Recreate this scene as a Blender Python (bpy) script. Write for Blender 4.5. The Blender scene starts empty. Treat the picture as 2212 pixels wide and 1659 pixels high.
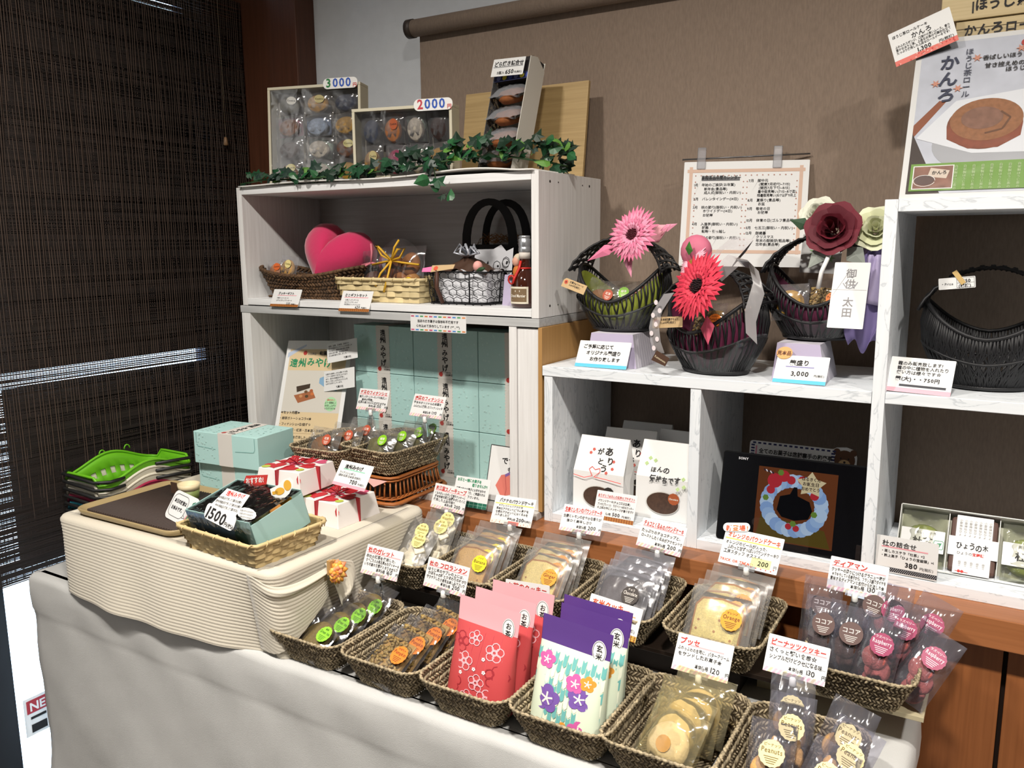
import bpy, math, random
from mathutils import Vector, Matrix
random.seed(7)
PI = math.pi
ZC = 1.45                       # eye height; heights below are given relative to it
sc = bpy.context.scene
col = sc.collection
# ------------------------------------------------------------------ camera
FPX, YAW, PITCH, ROLL = 1782.57, 0.5432716, 0.1679149, 0.0068738
fw = Vector((-math.sin(YAW)*math.cos(PITCH), math.cos(YAW)*math.cos(PITCH), -math.sin(PITCH)))
r0 = Vector((math.cos(YAW), math.sin(YAW), 0)); d0 = fw.cross(r0)
r1 = math.cos(ROLL)*r0 + math.sin(ROLL)*d0; d1 = -math.sin(ROLL)*r0 + math.cos(ROLL)*d0
cam = bpy.data.cameras.new('camera'); cam.sensor_width = 36; cam.sensor_fit = 'HORIZONTAL'
cam.lens = FPX*36/2212; cam.clip_start = .02
co = bpy.data.objects.new('camera', cam); col.objects.link(co)
m = Matrix((r1, -d1, -fw)).transposed().to_4x4(); m.translation = (0, 0, ZC)
co.matrix_world = m; sc.camera = co
# ------------------------------------------------------------------ world, lamps, exposure
wd = bpy.data.worlds.new('sky'); sc.world = wd; wd.use_nodes = True
bg = wd.node_tree.nodes['Background']; bg.inputs[0].default_value = (.62, .8, 1, 1); bg.inputs[1].default_value = 9
def lamp(name, x, y, z, power, size, colr, spread):
    l = bpy.data.lights.new(name, 'AREA'); l.shape = 'SQUARE'; l.size = size; l.energy = power; l.color = colr
    l.spread = math.radians(spread); o = bpy.data.objects.new(name, l); o.location = (x, y, z); col.objects.link(o); return o
for x in (-1.15, -.05, 1.05): lamp('ceiling_lamp', x, .13, 2.755, 44, .13, (1, .94, .86), 148)
for x in (-.9, 1.4): lamp('fill_lamp', x, -2.6, 2.755, 4, .5, (.85, .92, 1), 170)  # unseen fill lamps added behind the camera to brighten the fronts
vs = sc.view_settings; vs.view_transform = 'Standard'; vs.look = 'None'; vs.gamma = 1; vs.exposure = -0.3
vs.use_curve_mapping = False
sc.cycles.transparent_max_bounces = 20; sc.cycles.max_bounces = 6; sc.cycles.diffuse_bounces = 3; sc.cycles.glossy_bounces = 3
sc.cycles.caustics_reflective = False; sc.cycles.caustics_refractive = False
# ------------------------------------------------------------------ materials
def lin(h):
    if isinstance(h, tuple): return h
    h = h.lstrip('#'); o = []
    for i in (0, 2, 4):
        c = int(h[i:i+2], 16)/255
        o.append(c/12.92 if c <= .04045 else ((c+.055)/1.055)**2.4)
    return tuple(o)
MATS = {}
def mat(colr, rough=.6, metal=0, var=0, vscale=60, bump=0, bscale=200, stretch=(1, 1, 1), island=0, emit=0, coat=0, sheen=0, trans=0):
    k = (colr, rough, metal, var, vscale, bump, bscale, stretch, island, emit, coat, sheen, trans)
    if k in MATS: return MATS[k]
    m = bpy.data.materials.new('surface'); m.use_nodes = True; MATS[k] = m
    nt = m.node_tree; N = nt.nodes; L = nt.links; b = N['Principled BSDF']
    c = lin(colr); b.inputs['Base Color'].default_value = (*c, 1); b.inputs['Roughness'].default_value = rough; b.inputs['Metallic'].default_value = metal
    if coat: b.inputs['Coat Weight'].default_value = coat
    if sheen: b.inputs['Sheen Weight'].default_value = sheen
    if trans: b.inputs['Transmission Weight'].default_value = trans
    if emit: b.inputs['Emission Color'].default_value = (*c, 1); b.inputs['Emission Strength'].default_value = emit
    if var or bump:
        tc = N.new('ShaderNodeTexCoord'); mp = N.new('ShaderNodeMapping'); mp.inputs['Scale'].default_value = stretch
        L.new(tc.outputs['Object'], mp.inputs[0])
    if var or island:
        mx = N.new('ShaderNodeMix'); mx.data_type = 'RGBA'
        mx.inputs[6].default_value = tuple(min(1, q*(1-(var or island))) for q in c)+(1,); mx.inputs[7].default_value = tuple(min(1, q*(1+(var or island)*.7)) for q in c)+(1,)
        if island:
            g = N.new('ShaderNodeNewGeometry'); L.new(g.outputs['Random Per Island'], mx.inputs[0])
        else:
            n = N.new('ShaderNodeTexNoise'); n.inputs['Scale'].default_value = vscale; n.inputs['Detail'].default_value = 4
            L.new(mp.outputs[0], n.inputs[0])
            r = N.new('ShaderNodeMapRange'); r.inputs[1].default_value = .3; r.inputs[2].default_value = .7
            L.new(n.outputs[0], r.inputs[0]); L.new(r.outputs[0], mx.inputs[0])
        L.new(mx.outputs[2], b.inputs['Base Color'])
    if bump:
        n2 = N.new('ShaderNodeTexNoise'); n2.inputs['Scale'].default_value = bscale; n2.inputs['Detail'].default_value = 3
        L.new(mp.outputs[0], n2.inputs[0]); bp = N.new('ShaderNodeBump'); bp.inputs['Strength'].default_value = bump; bp.inputs['Distance'].default_value = .002
        L.new(n2.outputs[0], bp.inputs['Height']); L.new(bp.outputs[0], b.inputs['Normal'])
    return m
def grain(base, dark, axis, scale=9, amt=.5, vein=None, rough=.55):
    k = ('g', base, dark, axis, scale, amt, vein, rough)
    if k in MATS: return MATS[k]
    m = bpy.data.materials.new('wood_print'); m.use_nodes = True; MATS[k] = m
    nt = m.node_tree; N = nt.nodes; L = nt.links; b = N['Principled BSDF']; b.inputs['Roughness'].default_value = rough
    tc = N.new('ShaderNodeTexCoord'); mp = N.new('ShaderNodeMapping')
    st = [scale*14]*3; st['xyz'.index(axis)] = scale*.5; mp.inputs['Scale'].default_value = st; L.new(tc.outputs['Object'], mp.inputs[0])
    n = N.new('ShaderNodeTexNoise'); n.inputs['Scale'].default_value = 1.3; n.inputs['Detail'].default_value = 5; n.inputs['Distortion'].default_value = .4
    L.new(mp.outputs[0], n.inputs[0]); r = N.new('ShaderNodeMapRange'); r.inputs[1].default_value = .35; r.inputs[2].default_value = .72; r.inputs[4].default_value = amt
    L.new(n.outputs[0], r.inputs[0]); mx = N.new('ShaderNodeMix'); mx.data_type = 'RGBA'
    mx.inputs[6].default_value = (*lin(base), 1); mx.inputs[7].default_value = (*lin(dark), 1); L.new(r.outputs[0], mx.inputs[0])
    out = mx.outputs[2]
    if vein:
        mp2 = N.new('ShaderNodeMapping'); s2 = [26]*3; s2['xyz'.index(axis)] = 7; mp2.inputs['Scale'].default_value = s2; L.new(tc.outputs['Object'], mp2.inputs[0])
        n2 = N.new('ShaderNodeTexNoise'); n2.inputs['Scale'].default_value = 1; n2.inputs['Detail'].default_value = 6; n2.inputs['Distortion'].default_value = 1.6; L.new(mp2.outputs[0], n2.inputs[0])
        a = N.new('ShaderNodeMath'); a.operation = 'SUBTRACT'; a.inputs[1].default_value = .5; L.new(n2.outputs[0], a.inputs[0])
        a2 = N.new('ShaderNodeMath'); a2.operation = 'ABSOLUTE'; L.new(a.outputs[0], a2.inputs[0])
        r2 = N.new('ShaderNodeMapRange'); r2.inputs[1].default_value = 0; r2.inputs[2].default_value = .022; r2.inputs[3].default_value = .55; r2.inputs[4].default_value = 0
        L.new(a2.outputs[0], r2.inputs[0]); m2 = N.new('ShaderNodeMix'); m2.data_type = 'RGBA'; L.new(out, m2.inputs[6]); m2.inputs[7].default_value = (*lin(vein), 1); L.new(r2.outputs[0], m2.inputs[0]); out = m2.outputs[2]
    L.new(out, b.inputs['Base Color']); return m
def film(tint='ffffff', body=0., gloss=.1, rough=.12, wr=.5, wscale=55):
    k = ('f', tint, body, gloss, rough, wr, wscale)
    if k in MATS: return MATS[k]
    m = bpy.data.materials.new('clear_film'); m.use_nodes = True; MATS[k] = m
    nt = m.node_tree; N = nt.nodes; L = nt.links; N.clear()
    o = N.new('ShaderNodeOutputMaterial'); t = N.new('ShaderNodeBsdfTransparent'); g = N.new('ShaderNodeBsdfGlossy'); d = N.new('ShaderNodeBsdfDiffuse')
    c = lin(tint); t.inputs[0].default_value = (*[.5+.5*q for q in c], 1); d.inputs[0].default_value = (*c, 1); g.inputs['Roughness'].default_value = rough
    a = N.new('ShaderNodeMixShader'); a.inputs[0].default_value = body; L.new(t.outputs[0], a.inputs[1]); L.new(d.outputs[0], a.inputs[2])
    lw = N.new('ShaderNodeFresnel'); lw.inputs[0].default_value = 1.45
    mr = N.new('ShaderNodeMath'); mr.operation = 'ADD'; mr.inputs[1].default_value = gloss-.04; L.new(lw.outputs[0], mr.inputs[0])
    x = N.new('ShaderNodeMixShader'); L.new(mr.outputs[0], x.inputs[0]); L.new(a.outputs[0], x.inputs[1]); L.new(g.outputs[0], x.inputs[2]); L.new(x.outputs[0], o.inputs[0])
    if wr:
        tc = N.new('ShaderNodeTexCoord'); n = N.new('ShaderNodeTexNoise'); n.inputs['Scale'].default_value = wscale; n.inputs['Detail'].default_value = 2; n.inputs['Distortion'].default_value = .8
        bp = N.new('ShaderNodeBump'); bp.inputs['Strength'].default_value = wr; bp.inputs['Distance'].default_value = .012
        L.new(tc.outputs['Object'], n.inputs[0]); L.new(n.outputs[0], bp.inputs['Height']); L.new(bp.outputs[0], g.inputs['Normal'])
    return m
# ------------------------------------------------------------------ mesh builder
class MB:
    def __init__(s, org=(0, 0, 0)): s.v = []; s.f = []; s.mi = []; s.sm = []; s.mats = []; s.org = Vector(org); s.T = Matrix()
    def add(s, vs, fs, m, smooth=False):
        if m not in s.mats: s.mats.append(m)
        k = s.mats.index(m); n = len(s.v)
        s.v += [tuple(s.T @ (Vector(p)-s.org)) for p in vs]
        for f in fs: s.f.append([i+n for i in f]); s.mi.append(k); s.sm.append(smooth)
        return s
    def box(s, x0, x1, y0, y1, z0, z1, m):
        return s.add([(x0, y0, z0), (x1, y0, z0), (x1, y1, z0), (x0, y1, z0), (x0, y0, z1), (x1, y0, z1), (x1, y1, z1), (x0, y1, z1)],
                     [(3, 2, 1, 0), (4, 5, 6, 7), (0, 1, 5, 4), (1, 2, 6, 5), (2, 3, 7, 6), (3, 0, 4, 7)], m)
    def poly(s, pts, z, m): return s.add([(p[0], p[1], z) for p in pts], [list(range(len(pts)))], m)
    def rect(s, x0, y0, x1, y1, z, m): return s.poly([(x0, y0), (x1, y0), (x1, y1), (x0, y1)], z, m)
    def disc(s, cx, cy, r, z, m, n=24, sc=0, ry=None, a0=0):
        ry = ry or r
        return s.poly([(cx+math.cos(a0+i*2*PI/n)*r*(1-sc*(i % 2)), cy+math.sin(a0+i*2*PI/n)*ry*(1-sc*(i % 2))) for i in range(n)], z, m)
    def line(s, pts, w, z, m, closed=False):
        q = list(pts)+([pts[0]] if closed else [])
        for (x0, y0), (x1, y1) in zip(q, q[1:]):
            d = math.hypot(x1-x0, y1-y0) or 1; nx, ny = -(y1-y0)/d*w/2, (x1-x0)/d*w/2
            s.poly([(x0-nx, y0-ny), (x1-nx, y1-ny), (x1+nx, y1+ny), (x0+nx, y0+ny)], z, m)
        return s
    def prism(s, pts, z0, z1, m, ms=None):
        n = len(pts); s.poly(pts, z1, m); s.add([(p[0], p[1], z0) for p in pts], [list(range(n))[::-1]], m)
        return s.add([(p[0], p[1], z0) for p in pts]+[(p[0], p[1], z1) for p in pts], [(i, (i+1) % n, n+(i+1) % n, n+i) for i in range(n)], ms or m)
    def tube(s, pts, r, m, n=6, closed=False, taper=None):
        pts = [Vector(p) for p in pts]; k = len(pts); vs = []; pv = None
        for i, p in enumerate(pts):
            a = pts[i-1] if (i or closed) else p; b = pts[(i+1) % k] if (i < k-1 or closed) else p
            t = (b-a).normalized() if (b-a).length else Vector((0, 0, 1))
            if pv is None: pv = t.orthogonal().normalized()
            else:
                pv = pv-t*pv.dot(t); pv = pv.normalized() if pv.length > 1e-6 else t.orthogonal().normalized()
            w = t.cross(pv); rr = taper(i/(k-1))*r if taper else r
            vs += [p+(pv*math.cos(j*2*PI/n)+w*math.sin(j*2*PI/n))*rr for j in range(n)]
        fs = [(i*n+j, i*n+(j+1) % n, (i+1) % k*n+(j+1) % n, (i+1) % k*n+j) for i in range(k if closed else k-1) for j in range(n)]
        if not closed: fs += [list(range(n))[::-1], list(range((k-1)*n, k*n))]
        return s.add(vs, fs, m, True)
    def lathe(s, prof, m, n=24, sx=1, sy=1, smooth=True):
        vs = [(r*math.cos(j*2*PI/n)*sx, r*math.sin(j*2*PI/n)*sy, z) for r, z in prof for j in range(n)]
        fs = [(i*n+j, i*n+(j+1) % n, (i+1)*n+(j+1) % n, (i+1)*n+j) for i in range(len(prof)-1) for j in range(n)]
        if prof[0][0] > 1e-6: fs.append(list(range(n))[::-1])
        if prof[-1][0] > 1e-6: fs.append(list(range((len(prof)-1)*n, len(prof)*n)))
        return s.add(vs, fs, m, smooth)
    def grid(s, fn, nu, nv, m, smooth=True, closed=False):
        vs = [fn(i/(nu if closed else nu-1), j/(nv-1)) for j in range(nv) for i in range(nu)]
        fs = [(j*nu+i, j*nu+(i+1) % nu, (j+1)*nu+(i+1) % nu, (j+1)*nu+i) for j in range(nv-1) for i in range(nu if closed else nu-1)]
        return s.add(vs, fs, m, smooth)
    def ball(s, c, rx, ry, rz, m, nu=14, nv=9):
        c = Vector(c)
        return s.grid(lambda u, v: c+Vector((rx*math.cos(u*2*PI)*math.sin(v*PI), ry*math.sin(u*2*PI)*math.sin(v*PI), -rz*math.cos(v*PI))), nu, nv, m, True, True)
    def spindle(s, a, b, r, m, n=5):
        a = Vector(a); b = Vector(b); t = (b-a).normalized(); p = t.orthogonal().normalized(); w = t.cross(p)
        vs = [a]+[a.lerp(b, f)+(p*math.cos(j*2*PI/n)+w*math.sin(j*2*PI/n))*r for f in (.28, .72) for j in range(n)]+[b]
        fs = [(0, 1+(j+1) % n, 1+j) for j in range(n)]+[(1+j, 1+(j+1) % n, 1+n+(j+1) % n, 1+n+j) for j in range(n)]+[(1+n+j, 1+n+(j+1) % n, 1+2*n) for j in range(n)]
        return s.add(vs, fs, m, True)
    def pillow(s, w, h, th, m, n=11, wr=.0012, seam=.1, top=None):
        rr = random.Random(int(w*1e5)+int(h*1e4))
        for sg in (1, -1):
            ph = rr.random()*9
            def fn(u, v):
                x, y = u*2-1, v*2-1
                e = max(0, 1-abs(x/(1-seam))**3)*max(0, 1-abs(y/(1-seam))**3)
                return (x*w/2, v*h, sg*(th/2*e**.6+wr*math.sin(9*x+ph+5*y)*math.cos(7*y-4*x)))
            s.grid(fn, n, n, m)
        return s
    # --- lettering: every character is a real outline
    def text(s, t, x, y, h, m, z=.0008, bold=False, jit=0, align='l', maxw=None, vert=False, shear=0):
        gl = [glyph(c, bold) for c in t]
        if vert:
            for i, g in enumerate(gl): s.glyph(g, x-h*.5, y-(i+1)*h*1.06, h, h, m, z, jit, 0)
            return s
        W = sum(g[2] for g in gl)*h; k = min(1, maxw/W) if maxw and W else 1
        cx = x-{'l': 0, 'c': W*k/2, 'r': W*k}[align]
        for g in gl: s.glyph(g, cx, y, h*k, h, m, z, jit, shear); cx += g[2]*h*k
        return s
    def glyph(s, g, x, y, hx, hy, m, z, jit, shear):
        if not g[0]: return
        a = random.uniform(-.10, .10)*jit; k = 1+random.uniform(-.12, .1)*jit; dy = random.uniform(-.07, .07)*jit*hy
        ca, sa = math.cos(a), math.sin(a)
        s.add([(x+((px-.5)*ca-(py-.4)*sa)*k*hx+.5*hx+shear*py*hy, y+((px-.5)*sa+(py-.4)*ca)*k*hy+.4*hy+dy, z) for px, py in g[0]], g[1], m)
    def build(s, name, parent=None, bevel=0, kind=None, label=None, mesh=None, solid=0, sub=0):
        if mesh is None:
            me = bpy.data.meshes.new(name); me.from_pydata(s.v, [], s.f); me.update()
            for mm in s.mats: me.materials.append(mm)
            me.polygons.foreach_set('material_index', s.mi); me.polygons.foreach_set('use_smooth', s.sm)
        else: me = mesh
        o = bpy.data.objects.new(name, me); col.objects.link(o); o.parent = parent
        if bevel:
            b = o.modifiers.new('bevel', 'BEVEL'); b.width = bevel; b.segments = 2; b.limit_method = 'ANGLE'
        if solid:
            b = o.modifiers.new('thick', 'SOLIDIFY'); b.thickness = solid; b.offset = 0
        if kind: o['kind'] = kind
        if label: o['label'] = label
        return o
GL = {}
def glyph(c, bold=False):
    k = (c, bold)
    if k in GL: return GL[k]
    if c in ' 　': GL[k] = ([], [], .35 if c == ' ' else 1); return GL[k]
    cu = bpy.data.curves.new('g', 'FONT'); cu.body = c; cu.resolution_u = 2; cu.fill_mode = 'FRONT'; cu.offset = .026 if bold else .012
    o = bpy.data.objects.new('g', cu); me = o.to_mesh(); vs = [(v.co.x, v.co.y) for v in me.vertices]; fs = [list(p.vertices) for p in me.polygons]
    o.to_mesh_clear(); bpy.data.objects.remove(o); bpy.data.curves.remove(cu)
    wd_ = 1.0
    if vs and ord(c) < 0x2e80:
        x0 = min(v[0] for v in vs); x1 = max(v[0] for v in vs); wd_ = (x1-x0)+.1; vs = [(x-x0+.05, y) for x, y in vs]
    GL[k] = (vs, fs, wd_); return GL[k]
# ------------------------------------------------------------------ things
def P(x, y, z): return Vector((x, y, z+ZC))
def thing(name, label, cat, loc=(0, 0, 0), mtx=None, group=None, rz=0):
    o = bpy.data.objects.new(name, None); o.empty_display_size = .02; col.objects.link(o)
    o.matrix_basis = mtx if mtx is not None else Matrix.Translation(loc) @ Matrix.Rotation(rz, 4, 'Z')
    o['label'] = label; o['category'] = cat
    if group: o['group'] = group
    return o
def tag(o, label, cat, group=None):
    o['label'] = label; o['category'] = cat
    if group: o['group'] = group
    return o
def struct(o): o['kind'] = 'structure'; return o
def clone(root, mtx, label, group=None):
    r = root.copy(); col.objects.link(r); r.matrix_basis = mtx; r['label'] = label
    if group: r['group'] = group
    for ch in list(root.children):
        c = ch.copy(); col.objects.link(c); c.parent = r
        for g in list(ch.children):
            d = g.copy(); col.objects.link(d); d.parent = c
    return r
PROTO = {}
def inst(key, maker, mtx, label, group=None):
    if key in PROTO: return clone(PROTO[key], mtx, label, group)
    r = maker(); r.matrix_basis = mtx; r['label'] = label
    if group: r['group'] = group
    PROTO[key] = r; return r
def pose(x, y, z, yaw=0, tilt=0, roll=0):
    """card frame: local x along the card, y up the card, z out of its face"""
    yaw, tilt, roll = (math.radians(a) for a in (yaw, tilt, roll))
    r = Vector((math.cos(yaw), math.sin(yaw), 0)); bk = Vector((-math.sin(yaw), math.cos(yaw), 0))
    u = math.cos(tilt)*Vector((0, 0, 1))+math.sin(tilt)*bk
    r2 = math.cos(roll)*r+math.sin(roll)*u; u2 = -math.sin(roll)*r+math.cos(roll)*u
    m = Matrix((r2, u2, r2.cross(u2))).transposed().to_4x4(); m.translation = P(x, y, z); return m
def rrect(w, h, r, n=4, cx=0, cy=0):
    o = []
    for qx, qy, a in ((1, 1, 0), (-1, 1, 90), (-1, -1, 180), (1, -1, 270)):
        for i in range(n+1):
            t = math.radians(a+90*i/n); o.append((cx+qx*(w/2-r)+r*math.cos(t), cy+qy*(h/2-r)+r*math.sin(t)))
    return o
def glow(c_, k=.75):
    key = ('e', c_, k)
    if key in MATS: return MATS[key]
    m = bpy.data.materials.new('screen_pixel'); m.use_nodes = True; b = m.node_tree.nodes['Principled BSDF']; b.inputs['Base Color'].default_value = (0, 0, 0, 1); b.inputs['Roughness'].default_value = .1
    b.inputs['Emission Color'].default_value = (*lin(c_), 1); b.inputs['Emission Strength'].default_value = k; MATS[key] = m; return m
INK = mat('1c1a1c', .7); RED = mat('c8332c', .7); WHITE = mat('f2f1ee', .55); PAPER = mat('e4e4e3', .5)
# ================================================================== the room
def slab(name, x0, x1, y0, y1, z0, z1, m, bevel=0):
    return struct(MB().box(x0, x1, y0, y1, z0, z1, m).build(name, bevel=bevel))
FLOORM = mat('6b6259', .5, var=.1, vscale=8)
slab('floor', -2.12, 5.1, -6.1, 1.98, -.1, 0, FLOORM)
slab('ceiling', -2.2, 5.1, -6.1, 1.98, 2.78, 2.88, mat('e8e6e0', .8, var=.03))
WALLM = mat('dde1e6', .85, var=.03, vscale=30, bump=.15, bscale=400)
slab('wall_back', -2.2, 5.1, 1.87, 1.98, 0, 2.78, WALLM)
slab('wall_right', 5, 5.1, -6.1, 1.87, 0, 2.78, WALLM)
slab('wall_front', -2.2, 5.1, -6.1, -6, 0, 2.78, WALLM)
wl = MB()
DKWOOD = grain('5a3320', '40220f', 'z', 6, .6)
wl.box(-2.2, -2.08, 1.71, 1.87, 0, 2.78, DKWOOD); wl.box(-2.2, -2.08, -6, .5, 0, 2.78, WALLM); wl.box(-2.2, -2.08, .5, 1.71, 2.45, 2.78, WALLM)
struct(wl.build('wall_left'))
slab('trim_1', -2.079, -1.787, 1.795, 1.87, 0, 2.78, DKWOOD, .003)
# window behind the woven blind
w1 = struct(bpy.data.objects.new('window_1', None)); col.objects.link(w1)
FR = mat('16161a', .4); MB().box(-2.12, -2.05, .5, .985, 0, 2.45, FR).build('frame_post', w1)
MB().box(-2.12, -2.075, 1.645, 1.71, 0, 2.45, mat('5a6070', .45, metal=.3)).build('frame_mullion', w1)
MB().box(-2.12, -2.075, .985, 1.645, 0, .03, FR).build('frame_sill', w1)
MB().box(-2.1, -2.096, .985, 1.645, .03, 2.45, film(gloss=.06, wr=0)).build('pane', w1)
SHEET = mat('1a1512', .8)
for z0, z1 in ((-.79, -.338), (-.298, .64), (.662, .99)):
    MB().box(-2.06, -2.056, 1.037, 1.641, z0+ZC, z1+ZC, SHEET).build('shade_sheet', w1)
st = MB().box(-2.094, -2.093, 1.022, 1.092, -1.255+ZC, -1.15+ZC, WHITE)
st.T = Matrix.Translation((-2.0925, 1.057, -1.255+ZC)) @ Matrix.Rotation(PI/2, 4, 'Z') @ Matrix.Rotation(PI/2, 4, 'X')
st.rect(-.028, .062, .028, .098, .0005, mat('b0303c', .6)); st.text('NE', 0, .068, .032, WHITE, .001, True, align='c'); st.rect(-.02, .045, .02, .052, .0005, INK); st.rect(-.02, .008, .02, .03, .0005, INK)
st.T = Matrix(); st.build('window_sticker', w1, label='white sticker with a red block on the glass')
# loosely woven brown blind: real threads
CT = thing('woven_blind', 'dark brown loosely woven sheer blind hanging over the window', 'blind', (-2.0, 1.3, ZC-.8))
TH = mat('54443a', .8, island=.3); TH2 = mat('211814', .85, island=.35)
b = MB(CT.location); y = .90
while y < 1.79:
    yy = y; ph = random.random()*6
    b.tube([(-2.0+.0025*math.sin(ph+k*.9)-(.012*math.exp(-k*.5)), yy+.0012*math.sin(ph+k*1.3)+(.006*math.exp(-k*.7) if k < 4 else 0)*math.sin(ph), ZC-.80+k*.075) for k in range(21)], .00095, TH, 4)
    y += .0070+random.uniform(-.0004, .0004)
b.build('warp_thread', CT, kind='stuff')
b = MB(CT.location); z = -.80
while z < .70:
    t = random.uniform(-.0004, .0004); r = random.uniform(.0010, .00145); q = z+random.uniform(-.003, .003)
    b.add([(-2.0015, .9, z+t+ZC-r), (-2.0015, 1.79, q+ZC-r), (-2.0015, 1.79, q+ZC+r), (-2.0015, .9, z+t+ZC+r),
           (-2.003, .9, z+t+ZC-r), (-2.003, 1.79, q+ZC-r), (-2.003, 1.79, q+ZC+r), (-2.003, .9, z+t+ZC+r)], [(0, 1, 2, 3), (7, 6, 5, 4), (3, 2, 6, 7), (1, 0, 4, 5)], TH2)
    z += random.choice((.0024, .0028, .0034))
b.build('weft_thread', CT, kind='stuff')
kn = MB(CT.location); kn.T = Matrix.Translation((.012, .395, 1.09)); kn.org = Vector(); kn.lathe([(.001, .022), (.004, .02), (.007, 0), (.004, -.003)], mat('8a6a4a', .5), 12); kn.tube([(0, 0, .02), (0, .002, .2), (0, 0, .4)], .0006, mat('8a7a60'), 4)
kn.build('pull_cord', CT)
# brown roller screen on the back wall
RS = thing('roller_screen', 'brown fabric roller screen covering the white back wall', 'screen', (-.1, 1.82, ZC+.55))
BRN = mat('8e7c6d', .85, var=.12, vscale=260, stretch=(1, 1, .25), bump=.25, bscale=500)
MB(RS.location).box(-1.37, 1.6, 1.817, 1.819, -.58+ZC, .545+ZC, BRN).build('screen_fabric', RS)
t = MB(); t.tube([(-1.275+.0, -.02, 0), (1.7, -.02, 0)], .0215, BRN, 20); t.build('roller_tube', RS)
t = MB(); t.tube([(-1.293, -.02, 0), (-1.275, -.02, 0)], .0235, mat('3a302a', .5), 20); t.build('end_cap', RS)
# ================================================================== counter, shelves
OW = grain('a4683f', '84502c', 'x', 7, .55, rough=.4); OWz = grain('9c6036', '7c4824', 'z', 7, .6, rough=.4)
ct = thing('wooden_counter', 'long orange brown wooden counter with cabinet doors along the wall', 'counter', (-.2, 1.65, 0))
MB(ct.location).box(-1.78, 1.3, 1.44, 1.813, -.64+ZC, -.589+ZC, OW).build('counter_top', ct, bevel=.0015)
MB(ct.location).box(-1.78, 1.3, 1.50, 1.813, .0, -.64+ZC, mat('241309', .7)).build('cabinet_body', ct)
for x0, x1 in ((-1.77, -1.33), (-1.325, -.87), (-.865, -.40), (-.395, .036), (.043, .47), (.475, .9)):
    MB(ct.location).box(x0, x1, 1.478, 1.4995, .06, -.645+ZC, OWz).build('cabinet_door', ct, bevel=.001)
# white open shelf unit, upper tier
GA = grain('ecebea', 'cbc8c6', 'z', 8, .5); GAx = grain('f0f1f2', 'd6d6d6', 'x', 8, .5)
def unit(name, label, loc, parts):
    t = thing(name, label, 'shelf', P(*loc))
    for n, x0, x1, y0, y1, z0, z1, m in parts: MB(t.location).box(x0, x1, y0, y1, z0+ZC, z1+ZC, m).build(n, t, bevel=.0008)
    return t
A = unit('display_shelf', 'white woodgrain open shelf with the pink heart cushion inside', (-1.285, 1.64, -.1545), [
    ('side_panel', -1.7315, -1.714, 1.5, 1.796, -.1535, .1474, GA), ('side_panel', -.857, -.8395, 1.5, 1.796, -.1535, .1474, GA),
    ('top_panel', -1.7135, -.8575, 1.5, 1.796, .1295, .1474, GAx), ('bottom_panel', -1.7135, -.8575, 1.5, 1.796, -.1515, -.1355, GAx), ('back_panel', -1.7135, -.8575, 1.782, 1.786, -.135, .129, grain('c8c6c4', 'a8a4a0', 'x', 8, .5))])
for y, r in ((1.548, .0028), (1.585, .0016), (1.70, .0016), (1.735, .0028)):
    for z in (.128, -.13): MB(A.location).tube([(-.840, y, z+ZC), (-.8388, y, z+ZC)], r, mat('241a14', .8), 8).build('screw_hole', A)
bd = MB().box(-1.741, -.838, 1.4985, 1.80, -.1722+ZC, -.1545+ZC, grain('c3c4c4', '9fa0a0', 'x', 8, .6)).build('shelf_board', bevel=.0008)
tag(bd, 'pale grey board lying between the two tiers of white shelving', 'board')
LU = unit('base_shelf', 'pale woodgrain lower shelf holding the mint gift boxes', (-1.29, 1.64, -.589), [
    ('side_panel', -1.739, -1.7075, 1.5, 1.80, -.589, -.1725, GA), ('side_panel', -.913, -.8945, 1.5, 1.80, -.573, -.1725, GA), ('filler_panel', -.8935, -.842, 1.504, 1.52, -.573, -.1755, GA),
    ('outer_panel', -.8415, -.832, 1.5, 1.80, -.573, -.1725, grain('b58a52', '98703d', 'z', 8, .4)), ('base_panel', -1.707, -.838, 1.487, 1.80, -.589, -.5735, grain('c8c4c0', 'a8a29c', 'x', 8, .6)),
    ('back_panel', -1.707, -1.30, 1.79, 1.796, -.573, -.1725, GA)])
GMx = grain('eef2f6', 'd9e0e6', 'x', 6, .5, 'aab2ba'); GMz = grain('eef2f6', 'd9e0e6', 'z', 6, .5, 'aab2ba')
CU = unit('cube_shelf', 'white marbled two-cube shelf under the flower baskets', (-.51, 1.64, -.589), [
    ('top_panel', -.8294, -.1900, 1.4967, 1.797, -.2722, -.2515, GMx), ('side_panel', -.826, -.8065, 1.4985, 1.797, -.589, -.2725, GMz), ('divider', -.5083, -.4874, 1.4985, 1.797, -.589, -.2725, GMz),
    ('bottom_panel', -.8063, -.5085, 1.499, 1.797, -.589, -.5692, GMx), ('bottom_panel', -.4872, -.1900, 1.499, 1.797, -.589, -.5692, GMx)])
RU = unit('tall_shelf', 'taller white marbled shelf at the right edge', (.02, 1.64, -.589), [
    ('side_panel', -.1893, -.1690, 1.4967, 1.797, -.589, .0676, GMz), ('side_panel', .20, .2205, 1.4967, 1.797, -.589, .0676, GMz), ('top_panel', -.1687, .1997, 1.4967, 1.797, .0478, .0676, GMx),
    ('middle_panel', -.1687, .1997, 1.498, 1.797, -.2701, -.2515, GMx), ('bottom_panel', -.1687, .1997, 1.498, 1.797, -.589, -.569, GMx)])
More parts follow.
